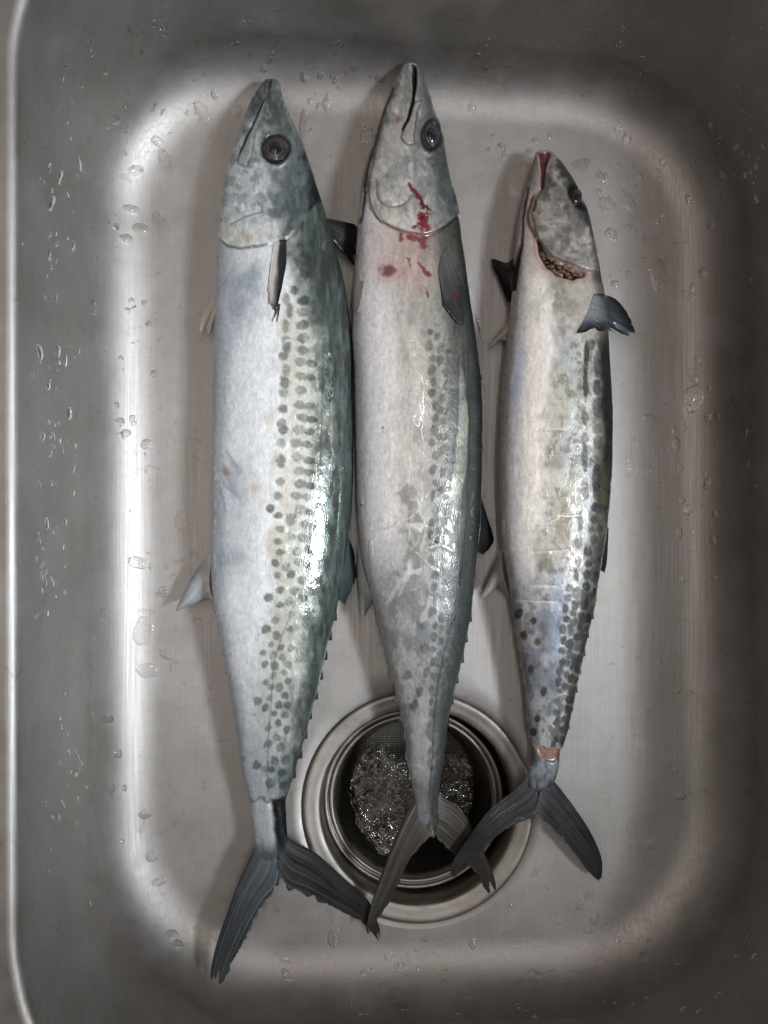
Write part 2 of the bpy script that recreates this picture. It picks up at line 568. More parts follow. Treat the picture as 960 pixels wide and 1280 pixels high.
class Fish:
    def __init__(self, name, label, group, prof, zkeys, hkeys, rows=820, top=150, bot=56):
        prof = np.asarray(prof, float)
        self.prof = prof
        Y = np.linspace(prof[0, 0], prof[-1, 0], rows)
        # a little denser at the snout
        u = np.linspace(0, 1, rows)
        Y = prof[0, 0] + (prof[-1, 0] - prof[0, 0]) * (0.25 * u ** 2 + 0.75 * u)
        self.Y = Y
        XL = np.interp(Y, prof[:, 0], prof[:, 1]); XR = np.interp(Y, prof[:, 0], prof[:, 2])
        XL = np.concatenate([XL[:6], smooth1(XL, 7)[6:]]); XR = np.concatenate([XR[:6], smooth1(XR, 7)[6:]])
        XL += (fbm(Y, 0 * Y, 26, seed=3) - 0.5) * 1.6; XR += (fbm(Y, 0 * Y, 26, seed=8) - 0.5) * 1.6
        self.XL, self.XR = XL, XR
        self.zc = np.interp(Y, [k[0] for k in zkeys], [k[1] for k in zkeys])
        self.zc = smooth1(self.zc, 20)
        H = np.interp(Y, [k[0] for k in hkeys], [k[1] for k in hkeys])
        self.H = smooth1(H, 14)
        self.root = empty(name, tuple(at((XL[rows // 3] + XR[rows // 3]) / 2, Y[rows // 3], 0.0)), label, 'fish', group)
        th = np.concatenate([np.linspace(0, np.pi, top, endpoint=False), np.linspace(np.pi, 2 * np.pi, bot, endpoint=False)])
        ca, sa = np.cos(th), np.sin(th)
        cx = np.sign(ca) * np.abs(ca) ** 0.94
        sz = np.sign(sa) * np.abs(sa) ** 0.92
        k = S * (D - self.zc) / D
        mid = ((XL + XR) / 2 - 480) * k; hw = (XR - XL) / 2 * k
        hb = np.minimum(self.H * hw, self.zc - 0.0008) if False else self.H * hw
        x = mid[:, None] + hw[:, None] * cx[None]
        z = self.zc[:, None] + hb[:, None] * sz[None]
        yw = (-(Y - 640) * k)[:, None] + 0 * x
        z = np.maximum(z, 0.0006) if self.zc.min() > -1 else z
        P = np.stack([x, yw, z], -1)
        # normals of the plain body
        Nx = ca[None] / np.maximum(hw[:, None], 1e-4); Nz = sa[None] / np.maximum(hb[:, None], 1e-4)
        nl = np.sqrt(Nx ** 2 + Nz ** 2); Nx = Nx / nl; Nz = Nz / nl
        PX = 480 + x / S * D / (D - z); PY = 640 - yw / S * D / (D - z)
        up = sm(-0.35, -0.05, sa)[None] + 0 * x
        s = (cx[None] + 1) / 2 + 0 * x
        self.shape = x.shape
        self.P, self.N = P, np.stack([Nx, 0 * Nx, Nz], -1)
        self.PX, self.PY, self.s, self.up, self.sa = PX, PY, s, up, sa[None] + 0 * x

    def finish(self, disp, col, wet):
        P = self.P + self.N * (disp * self.up)[..., None] * 1e-3
        # close both ends
        nr, nc = self.shape
        V = P.reshape(-1, 3)
        c0, c1 = P[0].mean(0), P[-1].mean(0)
        V = np.vstack([V, c0, c1])
        F = grid_faces(nr, nc, True)[:, ::-1]
        self.P2 = P
        col = np.clip(col, 0, 1)
        col = col ** 1.45 * 1.08
        lum = col.mean(-1, keepdims=True)
        col = lum + (col - lum) * 0.85
        C = col.reshape(-1, 3); C = np.vstack([C, C[0], C[-1]])
        slime = 0.6 * sm(.57, .66, fbm(self.PX, self.PY, 5, 11, 301, 5)) * sm(.30, .5, fbm(self.PX, self.PY, 40, 60, 305)) * self.up
        wet = np.maximum(wet, slime)
        W = np.clip(wet, 0, 1).ravel(); W = np.concatenate([W, [0, 0]])
        j = np.arange(nc)
        f0 = np.stack([np.full(nc, nr * nc), j, (j + 1) % nc, (j + 1) % nc], -1)
        body = link_mesh('body', V, F, M_SKIN, self.root, C, W)
        self.body = body
        self.V = V
        step = 3
        iv = P[::step]
        self.bvh = BVHTree.FromPolygons([Vector(v) for v in iv.reshape(-1, 3)],
                                        [tuple(int(q) for q in f) for f in grid_faces(iv.shape[0], nc, True)])
        return body

    def hit(self, px, py):
        d = Vector(((px - 480) * S, -(py - 640) * S, -D)).normalized()
        loc, nrm, i, dist = self.bvh.ray_cast(CAMP, d)
        if loc is None:
            return None, None
        if nrm.dot(d) > 0: nrm = -nrm
        return loc, nrm

    def zof(self, py):
        return float(np.interp(py, self.Y, self.zc))


def sheet(name, parent, A, B, zA, zB, colorfn, nt=60, nw=40, stripe='t', nstripe=18, ridge=0.00025, thick=0.0006,
          rag=0.0, rag_end=0.0, notch=None, bulge=0.0, on=None, lift_=0.0010, seed=0, mat=None, zmin=0.001):
    """thin solid between curves A and B (photo pixels). stripe='t': fin rays run from A to B."""
    t = np.linspace(0, 1, nt)[:, None]; w = np.linspace(0, 1, nw)[None]
    ln = np.ones((nt, 1))
    if rag:
        q = np.linspace(0, nstripe * 1.3, nt)
        ln = ln - (rag * vnoise(q, 0 * q, seed + 5) ** 1.5 + 0.35 * rag * vnoise(q * 3, 0 * q, seed + 6))[:, None]
    for (c, wd, dp) in (notch or []):
        ln = ln - dp * np.clip(1 - np.abs(t - c) / wd, 0, 1) ** 0.7
    ww = w * ln
    tt = t * (1 - rag_end * vnoise(w * nstripe * 0.45, 0 * w, seed + 9) ** 1.2) + 0 * w
    ww = ww + 0 * t
    Ac, Bc = curve(A, 200), curve(B, 200)
    u = np.linspace(0, 1, 200)
    pk = lambda C_, k_: np.interp(tt, u, C_[:, k_])
    PX = pk(Ac, 0) * (1 - ww) + pk(Bc, 0) * ww
    PY = pk(Ac, 1) * (1 - ww) + pk(Bc, 1) * ww
    zA = np.atleast_1d(zA); zB = np.atleast_1d(zB)
    zA = np.interp(tt, np.linspace(0, 1, len(zA)), zA) if len(zA) > 1 else zA[0] + 0 * tt
    zB = np.interp(tt, np.linspace(0, 1, len(zB)), zB) if len(zB) > 1 else zB[0] + 0 * tt
    Z = zA * (1 - ww) + zB * ww + bulge * np.sin(np.pi * ww) * np.sin(np.pi * tt)
    if on is not None:
        for i in range(nt):
            for j in range(nw):
                l, n_ = on.hit(PX[i, j], PY[i, j])
                if l is not None:
                    Z[i, j] = max(l.z + lift_ * (0.15 + ww[i, j]), Z[i, j])
        for _ in range(8):
            Z[1:-1, 1:-1] = np.maximum(Z[1:-1, 1:-1], 0.25 * (Z[2:, 1:-1] + Z[:-2, 1:-1] + Z[1:-1, 2:] + Z[1:-1, :-2]))
    q = tt if stripe == 't' else ww
    q2 = q + 0.02 * (fbm(PX, PY, 20, seed=seed) - 0.5)
    saw = 0.55 * np.abs(np.sin(np.pi * nstripe * 1.5 * q2)) + 0.75 * vnoise(q2 * nstripe * 3.3, 1.5 * (ww if stripe == 't' else tt), seed + 12)
    saw = np.clip(saw, 0, 1)
    Z = Z + ridge * (saw - 0.5) + 0.0012 * (fbm(PX, PY, 30, seed=seed + 3, octv=2) - 0.5)
    Z = np.maximum(Z, zmin)
    k = S * (D - Z) / D
    top = np.stack([(PX - 480) * k, -(PY - 640) * k, Z], -1)
    edge = np.minimum(1, np.minimum(t, 1 - t) * 12 + 0.25) * np.minimum(1, (1 - w) * 9 + 0.2)
    bot = top.copy(); bot[..., 2] -= thick * edge + 0.0001
    V = np.vstack([top.reshape(-1, 3), bot.reshape(-1, 3)])
    F = grid_faces(nt, nw, False)
    n0 = nt * nw
    Fb = F[:, ::-1] + n0
    idx = np.arange(n0).reshape(nt, nw)
    loop = np.concatenate([idx[0, :-1], idx[:-1, -1], idx[-1, :0:-1], idx[:0:-1, 0]])
    l2 = np.roll(loop, -1)
    Fs = np.stack([loop, loop + n0, l2 + n0, l2], -1)
    C = np.clip(colorfn(tt, ww, saw, PX, PY), 0, 1) ** 1.22 * 0.9
    C = np.vstack([C.reshape(-1, 3)] * 2)
    wet = np.clip(0.25 + 0.7 * (fbm(PX, PY, 12, seed=seed + 2) - 0.4), 0, 1)
    wet = np.concatenate([wet.ravel()] * 2)
    return link_mesh(name, V, np.vstack([F, Fb, Fs]), mat or M_FIN, parent, C, wet)


def fin_color(c0, c1, dark, streak=0.5, seed=0, tipdark=0.0):
    c0, c1, dark = map(np.asarray, (c0, c1, dark))

    def f(t, w, saw, X, Y):
        n = fbm(X, Y, 14, seed=seed)
        c = mix(c0, c1, np.clip(w * 1.1 + (n - 0.5) * 0.9, 0, 1))
        c = mix(c, dark, np.clip((1 - saw) * streak + (fbm(X, Y, 9, 9, seed + 4, 3) - 0.55) * 0.8 * streak, 0, 1))
        if tipdark:
            c = mix(c, dark * 0.5, tipdark * sm(0.6, 1.0, w))
        return c
    return f


def lobe_color(c0, c1, dark, seed=0):
    """tail lobe: t runs base to tip, w from leading to trailing edge"""
    c0, c1, dark = map(np.asarray, (c0, c1, dark))

    def f(t, w, saw, X, Y):
        n = fbm(X, Y, 18, seed=seed)
        base = mix(c0 * 0.62, c1 * 0.6, np.clip(sm(0.10, 0.80, t) + (n - 0.5) * 0.8, 0, 1))
        wv = w + 0.02 * (fbm(X, Y, 25, seed=seed + 1) - .5)
        r1 = vnoise(wv * 62, t * 1.6, seed + 7)
        r2 = vnoise(wv * 30, t * 2.4 + 5, seed + 9)
        ray = sm(.50, .80, r1) * (.35 + .65 * sm(.3, .6, r2))
        c = mix(base, c0 * 1.45 + 0.02, .8 * ray * np.clip(1.05 - t * 0.75, 0.1, 1) * sm(.02, .12, w))
        c = mix(c, dark, 0.85 * sm(.52, .30, r1) * sm(.35, .65, r2 + .15 * (n - .5)))
        c = mix(c, c0 * 1.25, .6 * sm(.16, .0, t + .12 * (n - .5)))
        c = mix(c, dark * 0.7, 0.7 * sm(0.09, 0.0, w) + .5 * sm(.86, 1.0, t))
        return c
    return f


def disc_dome(center, normal, rx, ry, ang, height, nring=10, nseg=40, inner=0.0, tilt_to=None):
    n = Vector(normal).normalized()
    u = Vector((math.cos(ang), math.sin(ang), 0)); u = (u - n * u.dot(n)).normalized(); v = n.cross(u)
    V, c = [], Vector(center)
    for i in range(nring + 1):
        r = inner + (1 - inner) * i / nring
        for j in range(nseg):
            a = 2 * math.pi * j / nseg
            p = c + u * (rx * r * math.cos(a)) + v * (ry * r * math.sin(a)) + n * (height * (1 - r * r))
            V.append(p[:])
    return np.array(V), grid_faces(nring + 1, nseg, True)


def eye(fish, px, py, rx, ry, ang, nrm_mix=0.5, ring=(0.66, 0.5, 0.40), up=0.0015, iris_mat=None):
    loc, nrm = fish.hit(px, py)
    n = (nrm * (1 - nrm_mix) + Vector((0, 0, 1)) * nrm_mix).normalized()
    k = S * (D - loc.z) / D
    rx *= k; ry *= k
    c = loc - n * 0.0010 + n * up * 0.3
    V, F = disc_dome(c, n, rx, ry, ang, 0.0026, inner=0.001)
    e = link_mesh('eye', V, F, M_EYE, fish.root)
    def at_r(r): return 0.0026 * (1 - r * r)
    V, F = disc_dome(c + n * 0.00035, n, rx * ring[0], ry * ring[0], ang, 0.0026 - at_r(ring[0]), inner=ring[1] / ring[0])
    V = V + np.array((n * at_r(ring[0]))[:])
    link_mesh('iris', V, F, M_IRIS, e)
    V, F = disc_dome(c + n * 0.0004, n, rx * ring[1], ry * ring[1], ang, 0.0014, inner=0.001)
    V = V + np.array((n * at_r(ring[1]))[:])
    link_mesh('pupil', V, F, M_PUPIL, e)
    return e


def finlets(fish, pts, zf, out, length, color, flip):
    """small triangular finlets along the back or belly line; pts = (px, py) of each base on the outline"""
    for i, (px, py) in enumerate(pts):
        z = fish.zof(py) + zf
        o = out * (0.15 + 0.4 * rng.rand())
        px += flip * 0.5
        A = [(px - flip * 4, py - length * 0.5), (px - flip * 4, py + length * 0.4)]
        B = [(px, py - length * 0.5), (px + flip * o * 0.35, py - length * 0.05), (px + flip * o * 0.45, py + length * 0.36)]
        sheet('finlet', fish.root, A, B, z + 0.003, z, color, nt=9, nw=6, nstripe=3, ridge=0.0002, thick=0.0012, seed=i)


FG = 'mackerel lying side by side in the sink'

# ------------------------------------------------------------------ fish with the blue-green back
f1 = Fish('mackerel', 'longest mackerel, blue-green back and clear rows of dark spots, lying beside the bright sink wall', FG,
          [(99.5, 335, 344), (101, 331, 348), (108, 325, 351), (122, 315.7, 355), (150, 304, 365), (178, 294.5, 377.5), (206, 286, 388), (235, 280, 397),
           (263, 277, 405.7), (299, 275, 415.6), (307, 273.5, 417), (333, 271.5, 425), (361, 270, 432), (403, 269, 438), (440, 268.7, 440), (528, 267, 442),
           (582, 265.5, 442), (637, 264.5, 439.7), (691, 263, 433.5), (745, 267, 424.8), (762, 269, 421), (804, 278, 411), (846, 285.7, 401.8), (889, 293.7, 390),
           (931, 299, 379), (973, 305.5, 366.7), (992, 311, 360), (998, 313, 358), (1001, 311, 357.5), (1012, 314, 357.5), (1032, 317.5, 358), (1050, 318.5, 361), (1066, 318, 366),
           (1080, 322, 368), (1092, 334, 362), (1097, 344, 356)],
          [(99, .020), (200, .029), (320, .0285), (700, .0285), (900, .026), (1000, .024), (1110, .022)],
          [(99, .8), (130, .72), (250, .56), (320, .54), (700, .56), (950, .64), (1000, .62), (1035, .50), (1062, .22), (1080, .09), (1110, .05)])


def spots(X, Y, lst, n, soft=0.18, edge=0.25):
    m = np.zeros(X.shape)
    for q in lst:
        x, y, rx, ry = q[:4]; an = q[4] if len(q) > 4 else 0
        sel = (np.abs(X - x) < 3 * (rx + ry)) & (np.abs(Y - y) < 3 * (rx + ry))
        if not sel.any(): continue
        d = ell(X[sel], Y[sel], x, y, rx, ry, an) + (n[sel] - 0.5) * 2 * edge
        m[sel] = np.maximum(m[sel], sm(1 + soft, 1 - soft, d) * (0.55 + 0.45 * ((x * 7.13 + y * 3.71) % 1.0)))
    return m


def paint1(f):
    X, Y, s = f.PX, f.PY, f.s
    X, Y = X + 3.2 * (fbm(X, Y, 11, 14, 171) - .5), Y + 3.2 * (fbm(X, Y, 11, 14, 172) - .5)
    n1 = fbm(X, Y, 30, 46, 1); n2 = fbm(X, Y, 9, 12, 2); n3 = fbm(X, Y, 5, 22, 4); n4 = fbm(X, Y, 70, 110, 6)
    nf = fbm(X, Y, 3.2, 3.2, 9, 3)
    ka = [100, 180, 230, 262, 300, 330, 350, 400, 450, 500, 600, 690, 760, 800, 850, 900, 950, 1000]
    xb = np.interp(Y, ka, [352, 350, 352, 352, 356, 362, 372, 388, 394, 397, 396, 392, 384, 377, 369, 362, 352, 344])
    d = X - xb + (n2 - 0.5) * 26 + (n1 - 0.5) * 16
    back = sm(-18, 24, d)
    c = mix((0.62, 0.65, 0.67), (0.78, 0.79, 0.79), sm(0.04, 0.24, s + (n1 - 0.5) * 0.2))
    c = mix(c, (0.60, 0.615, 0.62), 0.5 * sm(0.52, 0.70, n4) * sm(330, 300, X + 30 * (n2 - .5)))
    c = mix(c, (0.56, 0.55, 0.47), 0.85 * sm(-66, -26, d + (n1 - .5) * 20) * sm(330, 420, Y))
    c = mix(c, (0.60, 0.52, 0.42), 0.6 * sm(0.56, 0.74, fbm(X, Y, 16, 40, 12)) * sm(-90, -55, d) * sm(-15, -45, d) * sm(480, 560, Y) * sm(820, 700, Y))
    # bluish grey patch behind the gill cover, smudges and stains
    p = gb(X, Y, 296, 372, 20, 40) + 0.8 * gb(X, Y, 318, 350, 12, 26)
    c = mix(c, (0.42, 0.445, 0.48), np.clip(p * (0.35 + 1.1 * n2), 0, .85))
    c = mix(c, (0.40, 0.44, 0.50), np.clip(0.8 * gb(X, Y, 287, 695, 20, 14) * (0.3 + n2) + 0.6 * gb(X, Y, 292, 610, 12, 30) * (0.3 + n3), 0, .7))
    c = mix(c, (0.42, 0.27, 0.13), np.clip(0.8 * gb(X, Y, 283, 590, 8, 4, .9) * sm(.3, .7, n2 + .1) + .5 * gb(X, Y, 318, 612, 6, 9) * n2 * 1.5 + .35 * gb(X, Y, 347, 572, 7, 8) + .4 * gb(X, Y, 343, 618, 6, 7) * n3 * 1.6, 0, .8))
    for q in ([(283, 566), (298, 592)], [(285, 600), (300, 622)], [(275, 610), (283, 640)], [(290, 575), (303, 590)]):
        dd, pp = pdist(X, Y, q)
        c = mix(c, (0.44, 0.46, 0.50), 0.6 * sm(3.4, 0.6, dd))
    # lower body goes bluish grey
    low = sm(800, 980, Y)
    c = mix(c, (0.44, 0.49, 0.55), low * (0.35 + 0.5 * n1))
    c = mix(c, (0.46, 0.50, 0.55), 0.55 * sm(0.16, 0.0, s + (n1 - .5) * .1))
    # back
    bk = mix((0.12, 0.14, 0.122), (0.26, 0.285, 0.255), np.clip((n3 - 0.35) * 1.5, 0, 1))
    bk = mix(bk, (0.08, 0.10, 0.095), sm(24, 62, d) * 0.55)
    bk = mix(bk, (0.14, 0.19, 0.15), 0.6 * sm(0.5, 0.7, fbm(X, Y, 22, 34, 21)) * sm(560, 650, Y))
    bk = mix(bk, (0.24, 0.32, 0.33), 0.45 * sm(0.55, 0.72, fbm(X, Y, 4, 30, 31)))
    c = mix(c, bk, back)
    # spots
    R1 = zz([(490, 1045), (505, 1095), (485, 1165), (488, 1235), (492, 1262), (525, 1005)], 220, 80, 3.554)
    A = [(x, y, 4.6, 9 if i < 5 else 5.5) for i, (x, y) in enumerate(R1)]
    A += [(x, y, 7.5, 5.8) for x, y in zz([(565, 1050), (565, 1104), (565, 1160), (568, 1218), (562, 1272)], 220, 80, 3.554)]
    B1 = zz([(585, 22), (568, 95), (578, 160), (574, 215), (570, 262), (568, 337), (562, 405), (572, 430), (560, 492), (557, 578), (555, 672), (545, 738), (510, 795), (543, 825), (555, 890), (541, 950), (557, 1000), (530, 1050), (540, 1105), (555, 1170), (498, 1210), (555, 1242)], 200, 420, 3.692)
    for i, (x, y) in enumerate(B1):
        A.append((x, y, 5.6 if i != 0 else 6, 5.8 + (2.4 if i in (0, 2, 3, 9) else 0) - (1.2 if i > 12 else 0), (i * 37 % 10 - 5) * .06))
    B2 = zz([(660, 12), (658, 70), (648, 122), (652, 185), (655, 248), (645, 318), (660, 378), (643, 433), (628, 490), (635, 560), (640, 622), (650, 682), (630, 738), (652, 800), (608, 842), (668, 872), (605, 925), (657, 932), (632, 992), (640, 1045), (584, 1066), (605, 1100), (655, 1125), (620, 1175), (598, 1225), (690, 985), (660, 1210)], 200, 420, 3.692)
    for i, (x, y) in enumerate(B2):
        A.append((x, y, 7.6 - (1.8 if i > 14 else 0), 5.6 if i != 14 else 8.5, .12 + (i * 53 % 10 - 5) * .06))
    B3 = zz([(700, 130), (695, 190), (690, 320), (700, 385), (690, 440), (680, 500), (688, 575), (690, 630), (692, 690), (680, 745), (690, 815), (700, 880), (690, 940), (700, 1000), (690, 1060)], 200, 420, 3.692)
    A += [(x, y, 7.5, 4.4, .15) for x, y in B3]
    B4 = zz([(355, 40), (400, 45), (320, 65), (355, 85), (385, 75), (340, 130), (388, 115), (315, 158), (345, 177), (385, 158), (327, 203), (357, 212), (388, 213), (305, 228), (337, 236), (365, 243), (310, 262), (340, 267), (378, 262), (337, 296), (367, 287), (380, 312), (315, 315), (328, 331), (355, 332), (370, 353), (325, 360), (352, 382), (378, 383), (310, 390), (338, 407), (372, 412), (350, 435), (320, 452), (374, 456), (345, 478), (320, 497), (357, 508), (340, 550), (375, 545), (330, 575), (360, 585), (312, 572), (345, 605), (290, 370), (288, 560), (365, 620), (325, 615)], 200, 720, 2.369)
    for i, (x, y) in enumerate(B4):
        big = 5.6 if i < 6 else (5.0 if i < 36 else 5.6)
        A.append((x, y, big * (0.8 + .4 * ((i * 71) % 10) / 10), big * (.75 + .4 * ((i * 37) % 10) / 10), ((i * 53) % 10) * .3))
    sp = spots(X, Y, A, n2 * .5 + nf * .5, .22, .36)
    cs = mix((0.17, 0.18, 0.155), (0.31, 0.305, 0.26), nf)
    cs = mix(cs, (0.085, 0.12, 0.12), 0.75 * sm(-22, 6, d))
    c = mix(c, cs, sp * 0.9 * (0.35 + 0.65 * sm(.25, .5, n2 + .15)) * (1 - .6 * sm(25, 50, d)))
    # lateral line
    dd, pp = pdist(X, Y, curve([(400, 330), (404, 400), (402, 520), (398, 640), (384, 720), (362, 770), (345, 820), (337, 900), (334, 990)], 60))
    c = mix(c, (0.10, 0.12, 0.12), 0.55 * sm(1.6, 0.4, dd) * (.4 + .6 * sm(.4, .6, nf)))
    # head
    gx = [270, 277, 285, 301, 321, 341, 358, 369, 376, 392, 420]
    gy = [296, 299.5, 306.5, 309.5, 307, 302, 298, 288, 275.5, 258, 240]
    g = np.interp(X, gx, gy) - Y
    hd = sm(-2, 2, g)
    hb = X - np.interp(Y, [100, 150, 190, 230, 262, 300], [330, 338, 344, 346, 344, 352]) + (n2 - .5) * 34
    h = mix((0.57, 0.59, 0.595), (0.20, 0.225, 0.22), sm(-26, 22, hb))
    h = mix(h, (0.24, 0.265, 0.27), 0.6 * sm(0.5, 0.72, fbm(X, Y, 8, 10, 41)) * sm(40, -10, hb))
    h = mix(h, (0.62, 0.64, 0.63), 0.7 * sm(-30, 8, -hb - 10) * sm(0.5, 0.68, fbm(X, Y, 12, 7, 43)) * sm(215, 240, Y))
    h = mix(h, (0.70, 0.69, 0.64), 0.75 * sm(262, 292, Y) * sm(12, -20, hb))
    h = mix(h, (0.115, 0.135, 0.125), 0.85 * sm(185, 130, Y) * np.clip(.2 + 1.2 * n2, 0, 1))
    h = mix(h, (0.36, 0.39, 0.37), 0.7 * sm(.58, .70, fbm(X, Y, 6, 9, 45)) * sm(200, 150, Y))
    h = mix(h, (0.27, 0.31, 0.33), 0.5 * sm(0.55, 0.7, fbm(X, Y, 5, 14, 44)) * sm(0, 30, hb))
    h = mix(h, (0.02, 0.028, 0.03), 0.9 * sm(24, 50, hb))
    h = mix(h, (0.40, 0.29, 0.21), 0.5 * gb(X, Y, 309, 297, 10, 5, .3))
    h = h * (0.72 + 0.56 * fbm(X, Y, 4.5, 7, 311, 4))[..., None]
    c = mix(c, h, hd)
    disp = 1.1 * sm(-3.2, 2.2, g) * sm(-1, 40, 60 - g) * sm(400, 370, X)
    gl = np.exp(-((g + 1.2) / 1.8) ** 2) * sm(385, 372, X)
    c = mix(c, (0.12, 0.10, 0.08), 0.75 * gl * sm(.3, .62, n2 + .05)); disp = disp - 0.5 * gl
    md, mp = pdist(X, Y, curve([(338, 101), (337, 106), (334, 119), (322.7, 140.5), (313, 161.6), (304, 184), (300, 192)], 40))
    c = mix(c, (0.035, 0.035, 0.035), 0.9 * sm(2.3, .5, md)); disp = disp - 1.5 * np.exp(-(md / (1.6 + 1.2 * (mp < .12))) ** 2)
    mx = zz([(418, 95), (400, 180), (350, 290), (332, 400), (312, 452), (280, 438), (288, 392), (330, 300), (385, 185)], 220, 80, 3.554)
    ms = sdf(X, Y, mx)
    c = mix(c, (0.36, 0.385, 0.37), 0.75 * sm(1.5, -2, ms)); disp = disp + 0.8 * sm(2.0, -2.0, ms)
    c = mix(c, (0.10, 0.11, 0.11), 0.6 * np.exp(-((ms - 1.4) / 1.3) ** 2) * sm(150, 170, Y))
    pd, _ = pdist(X, Y, curve([(289, 281), (301.6, 272.7), (315, 268), (326, 265.7)], 16))
    c = mix(c, (0.26, 0.28, 0.29), .7 * sm(2.2, .4, pd)); disp = disp - 0.7 * np.exp(-(pd / 2.2) ** 2)
    ed = ell(X, Y, 343.8, 186.4, 17.5, 18)
    c = mix(c, (0.06, 0.065, 0.06), sm(1.25, .95, ed)); disp = disp + 1.0 * np.exp(-((ed - 1.15) / .18) ** 2) - 2.2 * sm(1.1, .8, ed)
    pd, _ = pdist(X, Y, curve([(352, 300), (356, 312), (352, 345), (346, 380)], 16))
    c = mix(c, (0.16, 0.15, 0.14), .75 * np.exp(-((X - 352) / 9) ** 2 - ((Y - 312) / 12) ** 2))
    # cut skin above the tail stalk
    pe = sm(996, 1002, Y + (n2 - .5) * 18)
    xs = np.interp(Y, [998, 1060, 1080], [339, 345, 348])
    pc_ = mix((0.50, 0.54, 0.57), (0.035, 0.04, 0.045), sm(-3, 4, X - xs + (n2 - .5) * 5))
    pc_ = mix(pc_, (0.56, 0.54, 0.48), .5 * sm(.5, .7, n3) * sm(4, -6, X - xs))
    pc_ = mix(pc_, (0.15, 0.165, 0.18), .9 * sm(1042, 1070, Y + (n3 - .5) * 24))
    c = mix(c, pc_, pe)
    disp = disp - .5 * pe * sm(1020, 1003, Y) - 1.1 * pe * np.exp(-((X - xs) / 4) ** 2)
    c = mix(c, (0.05, 0.05, 0.05), .5 * np.exp(-((Y - 999 + (n2 - .5) * 18) / 2.0) ** 2))
    c = c * (0.76 + 0.22 * nf + 0.14 * fbm(X, Y, 2.0, 8, 63, 2))[..., None]
    c = mix(c, c * 0.90, back * sm(270, 310, Y) * sm(1000, 960, Y))
    disp = disp + 0.55 * (fbm(X, Y, 15, 24, 50, 3) - .5) + 0.20 * (n3 - .5)
    # a finger-long dent fold on the belly
    disp = disp - 0.8 * np.exp(-(pdist(X, Y, [(270, 600), (300, 628)])[0] / 4) ** 2)
    wetz = sm(-28, -6, X - np.interp(Y, [320, 400, 540, 700, 800, 900], [372, 398, 408, 398, 384, 366])) * sm(34, 12, X - np.interp(Y, [320, 400, 540, 700, 800, 900], [372, 398, 408, 398, 384, 366]))
    wet = wetz * sm(.46, .56, fbm(X, Y, 6, 16, 61, 5)) * sm(310, 350, Y) * sm(840, 760, Y)
    wet = wet + .25 * sm(.5, .7, n2) + 0.25 * back
    return disp, c, np.clip(wet, 0, 1)


f1.finish(*paint1(f1))
eye(f1, 343.8, 186.4, 17.2, 17.6, 0.0, ring=(0.62, 0.50))
R1 = f1.root
silv = fin_color((0.60, 0.60, 0.58), (0.36, 0.38, 0.39), (0.16, 0.17, 0.18), .45, 3, .4)
cream = fin_color((0.62, 0.56, 0.48), (0.60, 0.56, 0.48), (0.30, 0.26, 0.21), .45, 5)
blk = fin_color((0.03, 0.03, 0.032), (0.015, 0.015, 0.016), (0.06, 0.05, 0.045), .4, 7)
pale = fin_color((0.58, 0.60, 0.60), (0.42, 0.45, 0.47), (0.18, 0.2, 0.22), .35, 9)
darkf = fin_color((0.10, 0.12, 0.12), (0.05, 0.06, 0.06), (0.02, 0.025, 0.025), .5, 11)
# folded pectoral fin with a dark rear edge


def pec1(t, w, saw, X, Y):
    c = mix((0.60, 0.55, 0.50), (0.58, 0.57, 0.56), fbm(X, Y, 8, 20, 3))
    c = mix(c, (0.24, 0.22, 0.2), .55 * (1 - saw))
    return mix(c, (0.035, 0.037, 0.04), sm(.34, .56, t + .12 * (fbm(X, Y, 6, 14, 8) - .5)) + .4 * sm(.75, 1, w))


sheet('pectoral_fin', R1, [(342, 303), (350, 300), (358, 300)], [(338, 335), (335, 368), (338, 386), (343, 396), (347, 386), (353, 358), (358, 330)], 0, 0, pec1, nt=60, nw=36, nstripe=11, rag=.10, on=f1, lift_=.0013, seed=4)
for q_ in ([(346, 384), (344, 394), (340, 402)], [(349, 380), (348, 392), (346, 403)]):
    P_ = curve(q_, 10)
    zq = [f1.hit(x, y)[0].z + .0008 for x, y in P_]
    V, F = tubes([np.stack([(P_[:, 0] - 480) * S * (D - np.array(zq)) / D, -(P_[:, 1] - 640) * S * (D - np.array(zq)) / D, zq], -1)], [np.linspace(.0009, .0002, 10)], 6)
    link_mesh('fin_ray', V, F, M_EYE, R1)
sheet('pelvic_fin', R1, [(272, 360), (272, 384)], [(251, 396), (247, 416), (251, 421), (256, 410), (261, 420), (267, 402)], .026, .020, cream, nt=40, nw=24, nstripe=7, rag=.15, seed=5)
sheet('anal_fin', R1, [(266, 688), (262, 730), (270, 762)], [(243, 716), (222, 756), (219, 765), (236, 758), (262, 750), (268, 768)], .024, .017, silv, nt=60, nw=30, nstripe=14, rag=.06, seed=6)
sheet('first_dorsal_fin', R1, [(406, 272), (410, 286), (416, 304)], [(448, 281), (455, 296), (447, 316), (443, 334), (430, 306)], .030, .016, blk, nt=50, nw=24, nstripe=9, ridge=.0003, rag=.15, seed=7)
sheet('second_dorsal_fin', R1, [(434, 668), (428, 700), (421, 748)], [(443, 690), (446, 722), (432, 756)], .030, .018, darkf, nt=40, nw=16, nstripe=12, rag=.1, seed=8)
ys = np.linspace(785, 960, 8)
finlets(f1, [(float(np.interp(y, f1.Y, f1.XL)), y) for y in ys], 0.0, 8, 22, pale, -1)
ys = np.linspace(768, 965, 9)
finlets(f1, [(float(np.interp(y, f1.Y, f1.XR)), y) for y in ys], 0.0, 7, 21, darkf, 1)
t1 = lobe_color((0.17, 0.195, 0.21), (0.075, 0.08, 0.085), (0.022, 0.024, 0.026), 3)
